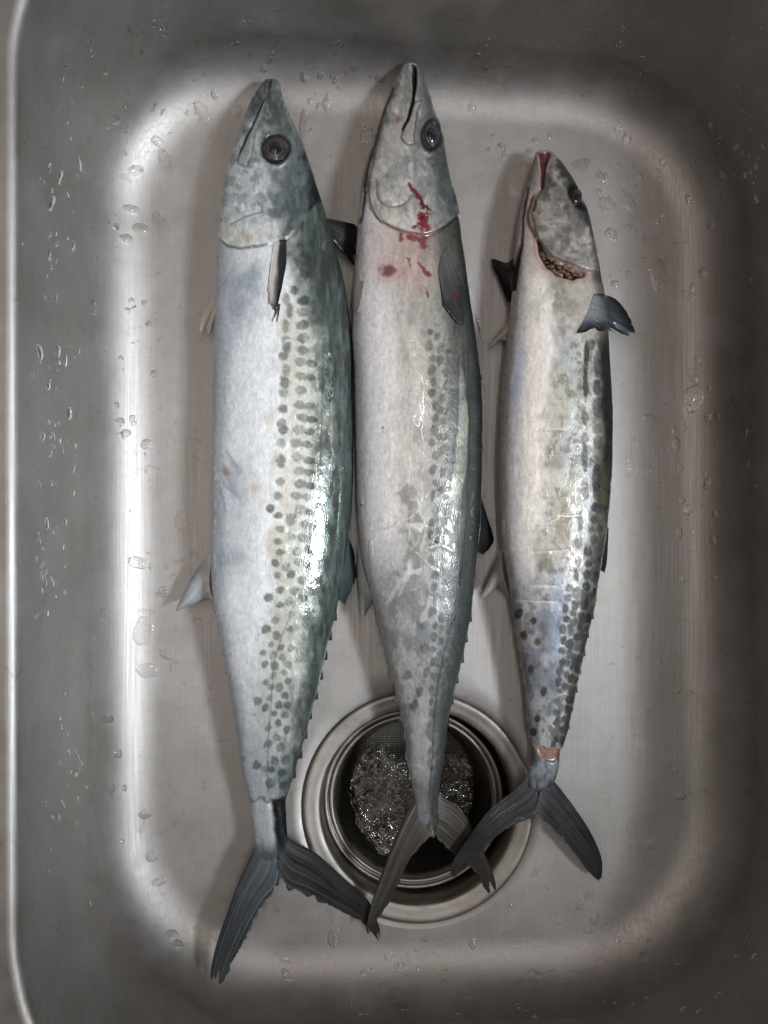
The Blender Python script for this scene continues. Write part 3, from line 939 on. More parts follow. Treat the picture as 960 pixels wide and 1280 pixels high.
t1b = lobe_color((0.105, 0.105, 0.10), (0.045, 0.044, 0.043), (0.012, 0.012, 0.012), 6)
sheet('tail_lobe', R1, [(325, 1046), (319.5, 1058), (301, 1096), (282, 1146), (269.6, 1184), (263, 1218), (266, 1238)],
      [(356, 1088), (354, 1114), (337, 1131), (326, 1146), (307, 1180), (287, 1218), (279, 1242)], [.0240, .0255, .030], [.0242, .0265, .029], t1,
      nt=120, nw=110, stripe='w', nstripe=16, ridge=.00010, rag=.20, rag_end=.16, seed=11)
sheet('tail_lobe', R1, [(352, 1040), (369, 1053), (394, 1066), (428, 1096), (460, 1126), (473, 1156), (477, 1176)],
      [(346, 1092), (358, 1114), (381, 1122), (415, 1137), (440, 1148), (458, 1160), (474, 1178)], [.0245, .0235, .0165, .008], [.0250, .0235, .016, .008], t1b,
      nt=120, nw=110, stripe='w', nstripe=15, ridge=.00010, rag=.13, rag_end=.07, seed=13)


# ------------------------------------------------------------------ pale fish with the bleeding gill cover
f2 = Fish('mackerel', 'pale grey mackerel with red blood on its gill cover, its tail hanging over the strainer', FG,
          [(80, 509, 517), (81.5, 504, 522), (90, 498, 527), (102, 491.7, 531), (130, 481, 541), (158, 470.6, 549.4), (186, 462.8, 555.6), (229, 454, 563.5), (279, 447, 574.7),
           (313, 445, 579), (369, 441.5, 587), (420, 440.5, 594), (470, 443, 601), (512, 444, 603), (597, 445.5, 602), (653, 447.4, 600), (695, 452, 596), (760, 469, 590), (782, 473.8, 586),
           (823, 484, 579), (865, 494.6, 567.5), (907, 503.8, 559), (948, 509, 555), (990, 516.7, 548.8), (1010, 521, 547), (1022, 522, 549), (1034, 525, 549), (1042, 531, 545), (1046, 535, 541)],
          [(80, .022), (200, .028), (320, .030), (700, .030), (900, .026), (1000, .022), (1060, .0205)],
          [(80, .8), (130, .68), (250, .60), (320, .61), (700, .63), (930, .72), (980, .68), (1008, .36), (1028, .13), (1060, .06)])


def paint2(f):
    X, Y, s = f.PX, f.PY, f.s
    X, Y = X + 3.2 * (fbm(X, Y, 11, 14, 271) - .5), Y + 3.2 * (fbm(X, Y, 11, 14, 272) - .5)
    n1 = fbm(X, Y, 30, 46, 81); n2 = fbm(X, Y, 9, 12, 82); n3 = fbm(X, Y, 5, 22, 84); n4 = fbm(X, Y, 18, 26, 86); nf = fbm(X, Y, 3.2, 3.2, 89, 3)
    ss = s + (n1 - .5) * .10 + (n2 - .5) * .05
    c = mix((0.70, 0.69, 0.70), (0.78, 0.745, 0.72), sm(.03, .2, ss))
    c = mix(c, (0.54, 0.51, 0.465), sm(.22, .44, ss))
    c = mix(c, (0.42, 0.40, 0.36), sm(.44, .64, ss))
    c = mix(c, (0.36, 0.345, 0.31), .6 * sm(.5, .66, fbm(X, Y, 10, 30, 87)) * sm(.3, .45, s))
    bk = mix((0.18, 0.185, 0.16), (0.31, 0.315, 0.27), n3)
    bk = mix(bk, (0.085, 0.11, 0.10), sm(.86, 1.0, ss))
    lowb = sm(640, 760, Y)
    bk = bk * .58
    c = mix(c, bk, sm(.62 , .80, ss))
    # lower body: cool mottled grey
    lw = mix((0.42, 0.42, 0.42), (0.30, 0.30, 0.30), sm(.45, .65, n4))
    lw = mix(lw, (0.56, 0.55, 0.52), sm(.58, .72, n2) * .6)
    lw = mix(lw, (0.115, 0.13, 0.125), sm(.56, .84, ss))
    c = mix(c, lw, lowb * .9 * sm(-.1, .12, s - .14 * sm(800, 640, Y)))
    # grey rubbed patches on the middle side
    pt = sm(.52, .62, fbm(X, Y, 20, 28, 91)) * sm(.2, .32, s) * sm(.75, .6, s) * sm(480, 560, Y) * sm(780, 700, Y)
    c = mix(c, (0.33, 0.315, 0.29), .75 * pt)
    c = mix(c, (0.66, 0.645, 0.60), .75 * sm(.60, .67, fbm(X, Y, 26, 9, 93, 3)) * pt)
    # spots in rows
    Z5 = lambda l: zz(l, 430, 400, 3.558)
    A = [(x, y, 4.5, 5.5) for x, y in Z5([(430, 400), (437, 458), (425, 520), (430, 580), (445, 668), (430, 755), (420, 880), (425, 940), (420, 985)])]
    A += [(x, y, 5, 6) for x, y in Z5([(480, 390), (482, 470), (480, 520), (485, 580), (490, 620), (470, 870), (505, 905), (480, 950), (515, 445), (515, 395), (520, 350), (430, 1100), (450, 1190), (490, 1150), (470, 1040), (400, 1230), (440, 1240)])]
    A += [(x, y, 4.5, 12) for x, y in Z5([(483, 285), (510, 280), (500, 160)])]
    A += [(x, y, 5, 6.5, .3) for x, y in zz([(400, 130), (425, 60), (440, 120), (420, 180), (395, 210), (440, 210), (410, 255), (435, 280), (390, 300), (420, 330), (400, 360), (360, 170), (370, 240), (345, 300), (330, 340), (350, 100), (380, 60), (310, 250), (455, 170), (460, 60), (375, 420), (395, 450)], 380, 740, 2.4)]
    for k, (so, dk_) in enumerate(((.62, 5.0), (.71, 5.2), (.80, 5.0))):
        y = 415 + 5 * k
        while y < 960:
            l_, r_ = np.interp(y, f.Y, f.XL), np.interp(y, f.Y, f.XR)
            A.append((l_ + (r_ - l_) * (so + .02 * math.sin(y * 1.7)), y, dk_ * (.7 + .4 * ((y * .37) % 1)) * min(1, (r_ - l_) / 130 + .2), 5.6 * (.8 + .5 * ((y * .61) % 1)), .2))
            y += 13.5 + 4 * ((y * .73) % 1)
    sp = spots(X, Y, A, n2 * .6 + nf * .4, .26, .36)
    c = mix(c, mix((0.13, 0.13, 0.12), (0.22, 0.21, 0.19), nf), .85 * sp)
    # pale olive band of the lateral line with dark borders
    ld, lp = pdist(X, Y, curve([(572, 410), (577, 470), (579, 530), (576, 575), (570, 615), (562, 655)], 40))
    wdt = 2.2 + 5.5 * sm(.1, .7, lp)
    c = mix(c, mix((0.30, 0.30, 0.25), (0.46, 0.44, 0.37), sm(.35, .65, n2)), .7 * sm(.02, .35, lp) * sm(1., .8, lp) * sm(wdt + 1, wdt - 1, ld))
    c = mix(c, (0.07, 0.085, 0.085), .55 * sm(.02, .3, lp) * np.exp(-((ld - wdt - 1.2) / 1.2) ** 2))
    ld, lp = pdist(X, Y, curve([(560, 320), (583, 400), (586, 500), (585, 600), (578, 700), (564, 780), (548, 850), (541, 930), (537, 1000)], 60))
    c = mix(c, (0.06, 0.07, 0.07), .6 * sm(2.0, .5, ld) * sm(.25, .6, nf + .1))
    # pale scrapes
    disp = np.zeros(X.shape)
    for q, wd in (([(483, 755), (510, 712)], 5), ([(500, 742), (512, 700)], 3), ([(530, 775), (538, 745)], 4), ([(467, 705), (462, 680)], 3.5), ([(472, 715), (477, 690)], 2.5), ([(488, 716), (480, 708), (487, 703), (494, 711)], 1.5),
                  ([(485, 662), (510, 650), (528, 636), (530, 622)], 2), ([(470, 665), (497, 658)], 1.8), ([(525, 640), (533, 660), (528, 690)], 1.5), ([(520, 690), (545, 712)], 1.5), ([(512, 640), (513, 690)], 1), ([(500, 610), (510, 600)], 1.2),
                  ([(492, 835), (506, 818)], 2), ([(508, 850), (516, 862)], 1.6), ([(530, 690), (550, 680), (565, 690)], 1.4), ([(455, 660), (480, 652)], 1.5)):
        dd, pp = pdist(X + 10 * (n4 - .5), Y + 10 * (n1 - .5), q)
        dd = dd + (n2 - .5) * 3.0
        c = mix(c, (0.64, 0.625, 0.58), .62 * sm(wd, wd * .2, dd + (nf - .5) * wd)); disp += .18 * sm(wd, wd * .4, dd)
    # warm pinkish zone behind the gill cover
    c = mix(c, (0.58, 0.45, 0.38), .5 * gb(X, Y, 482, 300, 26, 30) + .35 * gb(X, Y, 520, 330, 40, 30))
    # head
    gx = [430, 462, 466, 475, 490, 510, 530, 548, 560, 580]; gy = [240, 240, 262, 276, 284, 291, 294, 288, 280, 262]
    g = np.interp(X, gx, gy) - Y
    hd = sm(-2, 2, g) * sm(456, 463, X - np.interp(Y, [80, 230, 260], [-60, -6, 2]))
    hb = X - np.interp(Y, [80, 120, 170, 230, 290], [520, 524, 527, 540, 548]) + (n2 - .5) * 22
    h = mix((0.50, 0.475, 0.44), (0.34, 0.33, 0.31), sm(-40, -5, hb + (n1 - .5) * 40))
    h = mix(h, (0.15, 0.16, 0.155), sm(-8, 16, hb))
    h = mix(h, (0.05, 0.055, 0.055), sm(18, 36, hb))
    h = mix(h, (0.30, 0.31, 0.32), .55 * sm(.53, .7, fbm(X, Y, 9, 14, 98)))
    h = mix(h, (0.64, 0.62, 0.58), .6 * sm(.56, .7, fbm(X, Y, 10, 18, 99)) * sm(10, -15, hb))
    h = mix(h, (0.70, 0.66, 0.58), .7 * gb(X, Y, 498, 276, 28, 9, .25))
    h = mix(h, (0.14, 0.14, 0.14), .6 * np.clip(gb(X, Y, 492, 120, 4, 4) + gb(X, Y, 486, 152, 5, 4) + gb(X, Y, 497, 105, 3, 4), 0, 1))
    h = mix(h, (0.36, 0.16, 0.06), .75 * gb(X, Y, 498, 150, 5, 4))
    h = h * (0.80 + 0.50 * fbm(X, Y, 4.5, 8, 312, 4))[..., None]
    c = mix(c, h, hd)
    gl = np.exp(-((g + 1) / 2.0) ** 2) * sm(456, 466, X)
    c = mix(c, (0.22, 0.09, 0.07), .7 * gl * sm(560, 548, X)); c = mix(c, (0.03, 0.03, 0.03), .8 * gl * sm(545, 556, X))
    disp = disp + 1.6 * hd * sm(70, 20, g) - .9 * gl
    # far gill cover strip down the left outline
    dd, pp = pdist(X, Y, curve([(490, 110), (474, 155), (462, 200), (456, 240), (449, 278)], 30))
    c = mix(c, (0.10, 0.10, 0.10), .85 * sm(2.4, .6, dd)); disp -= 1.6 * np.exp(-(dd / 2.2) ** 2)
    dd2, pp = pdist(X, Y, curve([(482, 140), (468, 190), (461, 240), (463, 262)], 30))
    c = mix(c, (0.27, 0.26, 0.25), .6 * sm(1.8, .4, dd2)); disp -= .6 * np.exp(-(dd2 / 1.8) ** 2)
    # preopercle curve
    dd, pp = pdist(X, Y, curve([(470, 225), (474, 250), (488, 259), (506, 254), (515, 243)], 30))
    c = mix(c, (0.27, 0.25, 0.24), .7 * sm(2.2, .5, dd)); disp -= .7 * np.exp(-(dd / 2) ** 2)
    # mouth slit and jaw plate
    slit = zz([(342, 72), (364, 80), (360, 150), (346, 240), (322, 315), (296, 372), (292, 362), (318, 300), (338, 230), (344, 160)], 420, 60, 3.555)
    sd = sdf(X, Y, slit)
    c = mix(c, (0.016, 0.013, 0.012), sm(1.0, -.6, sd)); disp = disp - 3.2 * sm(1.2, -1.6, sd)
    jp = zz([(376, 235), (352, 290), (342, 380), (346, 425), (322, 428), (292, 395), (300, 372), (325, 318), (350, 245)], 420, 60, 3.555)
    jd = sdf(X, Y, jp)
    c = mix(c, (0.46, 0.435, 0.375), .7 * sm(1.2, -2, jd)); disp = disp + .8 * sm(2, -2, jd)
    c = mix(c, (0.10, 0.10, 0.10), .75 * np.exp(-((jd - 1.3) / 1.2) ** 2) * sm(112, 125, Y))
    ed = ell(X, Y, 538.5, 169.5, 12.5, 18.5, .05)
    c = mix(c, (0.07, 0.07, 0.065), sm(1.3, .95, ed)); disp = disp + .9 * np.exp(-((ed - 1.2) / .2) ** 2) - 2 * sm(1.1, .8, ed)
    # blood
    bl = np.zeros(X.shape)
    for q, wd in (([(511, 229), (520, 244)], 2.2), ([(516, 238), (523, 248)], 3.5), ([(523, 246), (528, 258)], 4), ([(528, 270), (529, 282)], 7), ([(516, 286), (522, 282)], 3), ([(513, 298), (532, 297)], 4), ([(526, 299), (530, 307)], 5),
                  ([(502, 292), (503, 302)], 2.2), ([(508, 322), (514, 334)], 2.0), ([(524, 330), (534, 342)], 2.4), ([(533, 360), (536, 368)], 2), ([(530, 255), (537, 262)], 2.2)):
        Xw = X + 9 * (fbm(X, Y, 8, 9, 261) - .5); Yw = Y + 9 * (fbm(X, Y, 8, 9, 262) - .5)
        dd, _ = pdist(Xw, Yw, q)
        bl = np.maximum(bl, sm(wd * 1.3, wd * .3, dd + (nf - .5) * wd * 1.5) * (.55 + .6 * n2))
    bl = np.maximum(bl, .9 * sm(.9, .2, ell(X, Y, 487, 338, 15, 11) + (n2 - .5) * 1.0))
    bl = np.maximum(bl, sm(1.3, .5, ell(X, Y, 571, 371, 3, 3.5)))
    for x, y in ((478, 534), (541, 533), (453, 632), (545, 678)):
        bl = np.maximum(bl, .8 * sm(1.3, .5, ell(X, Y, x, y, 2, 1.6)))
    c = mix(c, mix((0.40, 0.05, 0.075), (0.13, 0.012, 0.02), sm(.3, .6, nf)), np.clip(bl * 1.15, 0, .97))
    c = mix(c, (0.52, 0.30, 0.28), .5 * gb(X, Y, 490, 338, 24, 18) + .35 * gb(X, Y, 520, 300, 26, 16) + .3 * gb(X, Y, 527, 350, 16, 26))
    # lowest body / stalk
    st = sm(940, 1010, Y)
    c = mix(c, mix((0.30, 0.31, 0.32), (0.12, 0.125, 0.12), sm(.4, .75, ss)), st * .8)
    c = mix(c, (0.13, 0.12, 0.11), .8 * sm(1025, 1050, Y + (n3 - .5) * 20))
    c = c * (0.80 + .26 * nf + .14 * fbm(X, Y, 2.0, 8, 64, 2))[..., None]
    disp = disp + .5 * (fbm(X, Y, 15, 26, 70, 3) - .5) + .2 * (n3 - .5)
    wz = sm(24, 8, np.abs(X - np.interp(Y, [230, 300, 380, 480, 560], [528, 524, 518, 532, 535])))
    wet = wz * sm(.45, .58, fbm(X, Y, 6, 34, 73)) * sm(225, 250, Y) * sm(580, 500, Y) + 1.3 * bl + .2 * sm(.5, .7, n2)
    return disp, c, np.clip(wet, 0, 1)


f2.finish(*paint2(f2))
eye(f2, 538.5, 169.5, 12.4, 18.2, .05, ring=(.66, .52))
R2 = f2.root


def pec2(t, w, saw, X, Y):
    c = mix((0.17, 0.16, 0.155), (0.045, 0.045, 0.048), np.clip(w * 1.3 + (fbm(X, Y, 9, 18, 3) - .5) * .8, 0, 1))
    c = mix(c, (0.035, 0.035, 0.036), .5 * (1 - saw) + .6 * sm(.75, 1, t))
    return mix(c, (0.18, 0.01, 0.015), sm(1.3, .4, ell(X, Y, 571, 371, 2.6, 3.4) + .9 * (fbm(X, Y, 3, 3, 9) - .5)))


sheet('pectoral_fin', R2, [(548, 338), (551, 320), (558, 312), (563, 322)], [(556, 386), (568, 402), (578, 409), (583, 398), (585, 372)], 0, 0, pec2, nt=60, nw=36, nstripe=12, rag=.08, on=f2, lift_=.0022, seed=21)
pink = fin_color((0.66, 0.58, 0.55), (0.60, 0.55, 0.52), (0.36, 0.31, 0.29), .5, 23)
sheet('pelvic_fin', R2, [(451, 318), (449, 336), (452, 350)], [(443, 336), (438, 382), (441, 392), (449, 388), (455, 352)], .026, .024, pink, nt=40, nw=24, nstripe=8, rag=.08, on=f2, lift_=.0015, seed=22)
sheet('anal_fin', R2, [(448, 682), (452, 705), (464, 742)], [(446, 715), (449, 762), (453, 778), (459, 766), (468, 752)], .026, .020, silv, nt=50, nw=26, nstripe=10, rag=.1, seed=23)
sheet('second_dorsal_fin', R2, [(601, 620), (600, 650), (597, 690)], [(610, 648), (618, 676), (606, 694)], .028, .015, blk, nt=40, nw=18, nstripe=9, rag=.15, seed=24)
sp_, sr = [], []
for (x0, y0, x1, y1) in ((594, 393, 606, 416), (598, 408, 602, 425), (601, 468, 608, 491), (596, 399, 601, 413), (602, 555, 606, 568)):
    q = np.linspace(0, 1, 6)
    sp_.append(np.column_stack([at(x0 + (x1 - x0) * q, y0 + (y1 - y0) * q, .031)[:, :2], .031 - .004 * q])); sr.append(.0005 * (1 - .75 * q))
V, F = tubes(sp_, np.array(sr), 5)
sm_ = link_mesh('dorsal_spine', V[:30], F[:25], M_EYE, R2)
for i in range(1, 5):
    link_mesh('dorsal_spine', V[30 * i:30 * i + 30], F[:25], M_EYE, R2)
ys = np.linspace(775, 965, 9)
finlets(f2, [(float(np.interp(y, f2.Y, f2.XL)), y) for y in ys], 0, 6, 21, pale, -1)
ys = np.linspace(770, 950, 8)
finlets(f2, [(float(np.interp(y, f2.Y, f2.XR)), y) for y in ys], 0, 5, 20, darkf, 1)
t2 = lobe_color((0.17, 0.155, 0.135), (0.12, 0.11, 0.095), (0.035, 0.032, 0.028), 33)
t2b = lobe_color((0.15, 0.125, 0.10), (0.085, 0.075, 0.065), (0.03, 0.026, 0.022), 36)
sheet('tail_lobe', R2, [(524, 978), (519, 994), (505, 1023), (484, 1073), (465, 1127), (458, 1158), (458, 1169)],
      [(544, 1048), (528, 1058), (507, 1090), (492, 1123), (472, 1150), (461, 1168)], [.0225, .0205, .0165], [.0225, .0195, .0165], t2,
      nt=110, nw=100, stripe='w', nstripe=15, ridge=.00010, rag=.12, rag_end=.08, seed=31)
sheet('tail_lobe', R2, [(544, 980), (551, 996), (566, 1004), (582, 1020), (601, 1057), (615, 1088), (622, 1114)],
      [(534, 1044), (547, 1054), (563, 1069), (588, 1086), (602, 1108), (612, 1122)], [.0225, .016, .012], [.0227, .014, .011], t2b,
      nt=100, nw=90, stripe='w', nstripe=15, ridge=.00010, rag=.14, rag_end=.14, seed=33)


# ------------------------------------------------------------------ smallest fish with the open gill slit
f3 = Fish('mackerel', 'smallest mackerel, its gill slit and red mouth open and its tail stalk cut', FG,
          [(188.5, 676, 684), (190, 671, 688.5), (196, 668, 695), (204, 665.5, 702), (227, 658.7, 718), (250, 653, 728.6), (273, 648.4, 736.7), (296, 645, 742), (330, 641.6, 748), (365, 640, 754.5), (399, 637, 758.4),
           (456, 631, 762), (515, 626, 765.5), (565, 624, 765), (615, 624, 762.5), (665, 626, 757.5), (690, 629, 754), (715, 634, 750), (760, 640, 743), (782, 644, 737.5), (823, 651, 729), (865, 657, 719.6), (907, 660, 711),
           (930, 663, 704.5), (935, 664, 703.5), (939, 664, 702), (957, 663, 701), (973, 659, 695), (984, 656, 691), (994, 660, 687), (1001, 667, 681), (1004, 671, 678)],
          [(188, .022), (300, .0265), (700, .027), (850, .024), (950, .023), (1030, .0225)],
          [(188, .75), (250, .62), (330, .60), (700, .62), (900, .68), (952, .56), (974, .26), (992, .10), (1030, .05)], rows=760)


def paint3(f):
    X, Y, s = f.PX, f.PY, f.s
    X, Y = X + 3.2 * (fbm(X, Y, 11, 14, 371) - .5), Y + 3.2 * (fbm(X, Y, 11, 14, 372) - .5)
    n1 = fbm(X, Y, 30, 46, 121); n2 = fbm(X, Y, 9, 12, 122); n3 = fbm(X, Y, 5, 22, 124); n4 = fbm(X, Y, 18, 26, 126); nf = fbm(X, Y, 3.2, 3.2, 129, 3)
    ss = s + (n1 - .5) * .06 + (n2 - .5) * .05
    c = mix((0.64, 0.62, 0.63), (0.82, 0.765, 0.71), sm(.04, .2, ss))
    c = mix(c, (0.50, 0.54, 0.66), .6 * np.exp(-((s - .11) / .05) ** 2) * sm(420, 450, Y) * sm(540, 480, Y))
    mid = mix((0.56, 0.535, 0.48), (0.40, 0.375, 0.32), sm(.4, .65, n4))
    mid = mix(mid, (0.52, 0.53, 0.52), sm(.5, .7, n1) * .8)
    mid = mix(mid, (0.25, 0.235, 0.21), .65 * sm(.56, .68, fbm(X, Y, 7, 10, 131)))
    edge = np.interp(Y, [360, 430, 480, 520, 600, 700, 760, 800], [.36, .44, .38, .34, .34, .28, .1, -.1])
    c = mix(c, mid, sm(-.07, .09, s - edge + (n2 - .5) * .12))
    c = mix(c, (0.42, 0.31, 0.23), .5 * gb(X, Y, 705, 665, 16, 34) * sm(.4, .6, n2 + .1))
    c = mix(c, (0.58, 0.50, 0.34), .35 * gb(X, Y, 700, 510, 18, 40))
    lowb = sm(690, 770, Y)
    lw = mix((0.50, 0.50, 0.52), (0.34, 0.355, 0.39), sm(.4, .62, n4))
    lw = mix(lw, (0.62, 0.60, 0.55), .7 * sm(.54, .66, fbm(X, Y, 14, 24, 133)) )
    lw = mix(lw, (0.20, 0.205, 0.21), .55 * sm(.56, .68, fbm(X, Y, 8, 10, 135)))
    c = mix(c, lw, lowb * .9)
    c = mix(c, (0.42, 0.50, 0.68), .5 * np.clip(gb(X, Y, 697, 745, 7, 30) + gb(X, Y, 694, 800, 5, 20), 0, 1))
    # back
    bk = mix((0.055, 0.065, 0.066), (0.13, 0.145, 0.135), n3)
    bk = mix(bk, (0.38, 0.36, 0.20), .7 * gb(X, Y, 757, 640, 8, 55) * sm(.35, .55, n2) )
    c = mix(c, bk * .8, sm(.79, .89, ss) * sm(860, 780, Y) * (1 - .75 * sm(620, 680, Y)))
    c = mix(c, mix((0.33, 0.33, 0.26), (0.16, 0.165, 0.15), sm(.4, .6, n2)), sm(.72, .86, ss) * sm(620, 680, Y) * .8)
    Z6 = lambda l: zz(l, 590, 440, 4.0)
    A = []
    for x, y, rx, ry in ((575, 15, 14, 70), (567, 165, 15, 75), (568, 120, 12, 60), (565, 328, 18, 36), (565, 430, 21, 32), (563, 510, 17, 70), (566, 570, 14, 40), (565, 690, 19, 62), (545, 840, 18, 56), (535, 955, 20, 34), (530, 1045, 20, 24), (522, 1115, 15, 32), (520, 1208, 18, 30), (513, 1268, 14, 22),
                         (628, 60, 20, 60), (628, 180, 20, 40), (625, 275, 22, 50), (626, 385, 24, 26), (632, 450, 24, 40), (620, 540, 26, 22), (625, 640, 25, 90), (612, 775, 20, 22), (606, 836, 20, 24), (597, 886, 17, 22), (610, 940, 18, 22), (580, 995, 22, 26), (580, 1055, 19, 22), (575, 1112, 20, 26), (570, 1175, 20, 26), (565, 1238, 24, 24),
                         (640, 880, 14, 22), (636, 1030, 12, 18), (622, 1110, 12, 20), (640, 780, 12, 22), (600, 1290, 16, 20), (612, 1200, 10, 20)):
        q = Z6([(x, y)])[0]; A.append((q[0], q[1], rx / 4, ry / 4))
    A += [(x, y, 5, 6.5, .2) for x, y in zz([(800, 110), (812, 40), (835, 85), (795, 160), (822, 160), (788, 212), (812, 215), (795, 258), (805, 295), (770, 322), (790, 350), (765, 388), (785, 400), (760, 430), (645, 65), (690, 88), (660, 130), (700, 150), (680, 230), (720, 300), (700, 380), (740, 410), (690, 420), (845, 40), (828, 130)], 380, 740, 2.4)]
    A = [q for q in A if not (q[1] > 770 and q[0] < 715)] + [(q[0], q[1], q[2] * .8, q[3] * .8) for q in A if q[1] > 770 and q[0] < 715]
    for k, so in enumerate((.66, .76, .86, .94)):
        y = 735 + 4 * k
        while y < 930:
            l_, r_ = np.interp(y, f.Y, f.XL), np.interp(y, f.Y, f.XR)
            A.append((l_ + (r_ - l_) * (so + .02 * math.sin(y * 1.9)), y, 4.6 * (.75 + .4 * ((y * .37) % 1)), 5.4 * (.75 + .5 * ((y * .61) % 1)), .2))
            y += 11.5 + 3 * ((y * .73) % 1)
    A += [(739, 430, 4, 8), (740, 402, 4, 9), (752, 400, 5, 12), (753, 430, 5, 10)]
    sp = spots(X, Y, A, n2 * .6 + nf * .4, .22, .34)
    c = mix(c, mix((0.06, 0.056, 0.056), (0.13, 0.12, 0.115), nf), .96 * sp)
    # pale creases across the side
    disp = np.zeros(X.shape)
    for q in ([(672, 537), (708, 537)], [(700, 645), (724, 645)], [(668, 658), (694, 660)], [(666, 690), (710, 688)], [(664, 733), (696, 732)], [(645, 751), (697, 752)], [(680, 655), (700, 648)]):
        dd, _ = pdist(X, Y, q)
        c = mix(c, (0.66, 0.64, 0.60), .8 * sm(2.0, .5, dd + (nf - .5))); disp -= .3 * np.exp(-(dd / 1.5) ** 2)
    # throat: warm white with a smeared grey patch
    c = mix(c, (0.62, 0.56, 0.48), .55 * sm(.35, .6, s) * sm(340, 360, Y) * sm(440, 400, Y))
    c = mix(c, (0.38, 0.35, 0.30), .6 * sm(.53, .66, fbm(X, Y, 10, 14, 141)) * gb(X, Y, 705, 385, 34, 34))
    # head: gill cover with its free rear edge
    G = zz([(375, 300), (330, 400), (345, 520), (385, 600), (440, 665), (490, 690), (560, 712), (625, 735), (700, 735), (720, 600), (660, 430), (560, 230), (480, 100), (420, 85), (395, 180)], 590, 170, 4.364)
    gs = sdf(X, Y, G)
    hb = X - np.interp(Y, [190, 230, 265, 300, 340], [692, 700, 712, 738, 742]) + (n2 - .5) * 24
    h = mix((0.47, 0.435, 0.395), (0.31, 0.29, 0.265), sm(.42, .62, n4))
    h = mix(h, (0.14, 0.13, 0.12), .75 * sm(.5, .66, fbm(X, Y, 7, 9, 143)) * sm(275, 235, Y))
    h = mix(h, (0.24, 0.21, 0.18), .6 * sm(.55, .67, fbm(X, Y, 11, 5, 144)))
    h = mix(h, (0.10, 0.10, 0.098), sm(-6, 16, hb))
    hd = sm(1.5, -1.5, gs)
    # left throat folds and jaw
    th_ = sm(355, 330, Y) * (1 - hd)
    c = mix(c, (0.52, 0.45, 0.42), .6 * th_)
    c = mix(c, (0.30, 0.27, 0.25), .75 * th_ * sm(262, 215, Y) * (0.5 + .5 * n2))
    h = h * (0.72 + 0.56 * fbm(X, Y, 4.5, 6, 313, 4))[..., None]
    c = mix(c, h, hd)
    disp = disp + (2.6 * hd * sm(-34, -3, gs) * sm(225, 265, Y) + .9 * hd) * sm(.99, .84, s)
    # open gill cavity
    CV = zz([(352, 560), (372, 575), (400, 640), (445, 690), (490, 712), (560, 728), (628, 742), (612, 768), (545, 784), (455, 760), (395, 715), (362, 650)], 590, 170, 4.364)
    cv = sdf(X, Y, CV)
    cvm = sm(1.5, -1.5, cv)
    c = mix(c, (0.09, 0.05, 0.04), cvm); disp = np.where(cv < 2, disp * (1 - cvm) - 7.0 * sm(1.5, -6, cv), disp)
    c = mix(c, (0.55, 0.36, 0.33), .75 * np.exp(-((cv - 2.5) / 2.5) ** 2) * (1 - hd))
    # long cut between throat and gill cover
    sl = zz([(340, 340), (358, 370), (345, 420), (330, 410)], 590, 170, 4.364)
    s2 = sdf(X, Y, sl)
    c = mix(c, (0.40, 0.16, 0.12), .85 * sm(1.6, -1, s2)); disp -= 1.5 * sm(1.5, -1.5, s2)
    dd, _ = pdist(X, Y, curve(zz([(330, 330), (302, 420), (310, 480), (345, 545)], 590, 170, 4.364), 24))
    c = mix(c, (0.26, 0.14, 0.11), .75 * sm(2.2, .5, dd)); disp -= 1.2 * np.exp(-(dd / 2) ** 2)
    dd, _ = pdist(X, Y, curve(zz([(300, 290), (275, 440), (262, 590), (240, 690), (222, 830)], 590, 170, 4.364), 24))
    wd = 1.2 + 2.0 * sm(290, 340, Y)
    c = mix(c, (0.05, 0.03, 0.026), .92 * sm(wd + 1, wd - .7, dd)); disp -= 2.4 * np.exp(-(dd / (wd + .6)) ** 2)
    # mouth
    mo = zz([(358, 88), (425, 85), (428, 100), (400, 180), (390, 290), (374, 300), (370, 180)], 590, 170, 4.364)
    m_ = sdf(X, Y, mo)
    c = mix(c, mix((0.30, 0.07, 0.07), (0.14, 0.02, 0.025), n2), .92 * sm(1.0, -.8, m_)); disp -= 1.8 * sm(1.2, -1.6, m_)
    c = mix(c, (0.55, 0.50, 0.47), .7 * np.exp(-((m_ - 1.6) / 1.1) ** 2) * sm(222, 205, Y) * sm(690, 678, X))
    ed = ell(X, Y, 720.5, 248, 8.8, 16.5, -.42)
    c = mix(c, (0.03, 0.03, 0.03), sm(1.3, .9, ed)); disp = disp + .25 * np.exp(-((ed - 1.2) / .2) ** 2) - .5 * sm(1.1, .8, ed)
    # cut tail stalk
    yc = 935.5 + (X - 684) * .02 + (n2 - .5) * 3
    fl = sm(-1, 1, Y - yc) * sm(1.5, -1.5, Y - (951 - .032 * (X - 689) ** 2 + (n2 - .5) * 7)) * sm(664, 668, X)
    pe = sm(-1, 1, Y - yc)
    pc_ = mix((0.36, 0.375, 0.42), (0.22, 0.225, 0.24), sm(.4, .65, n2 * .5 + n3 * .5))
    pc_ = mix(pc_, (0.05, 0.05, 0.052), sm(975, 1000, Y + (n3 - .5) * 22 + .4 * np.abs(X - 676)))
    c = mix(c, pc_, pe)
    c = mix(c, mix((0.54, 0.37, 0.29), (0.40, 0.23, 0.165), sm(.3, .7, n2 * .5 + nf * .5)), fl * .9 * sm(.1, .35, n3 + .1))
    c = mix(c, (0.58, 0.50, 0.44), .8 * np.exp(-((Y - yc + .8) / 1.1) ** 2) * sm(664, 668, X))
    disp = disp - 1.6 * pe * sm(975, 945, Y) - 1.0 * fl
    c = c * (0.84 + .26 * nf + .14 * fbm(X, Y, 2.0, 8, 65, 2))[..., None]
    c = mix(c, c * .6, sm(.84, .96, s))
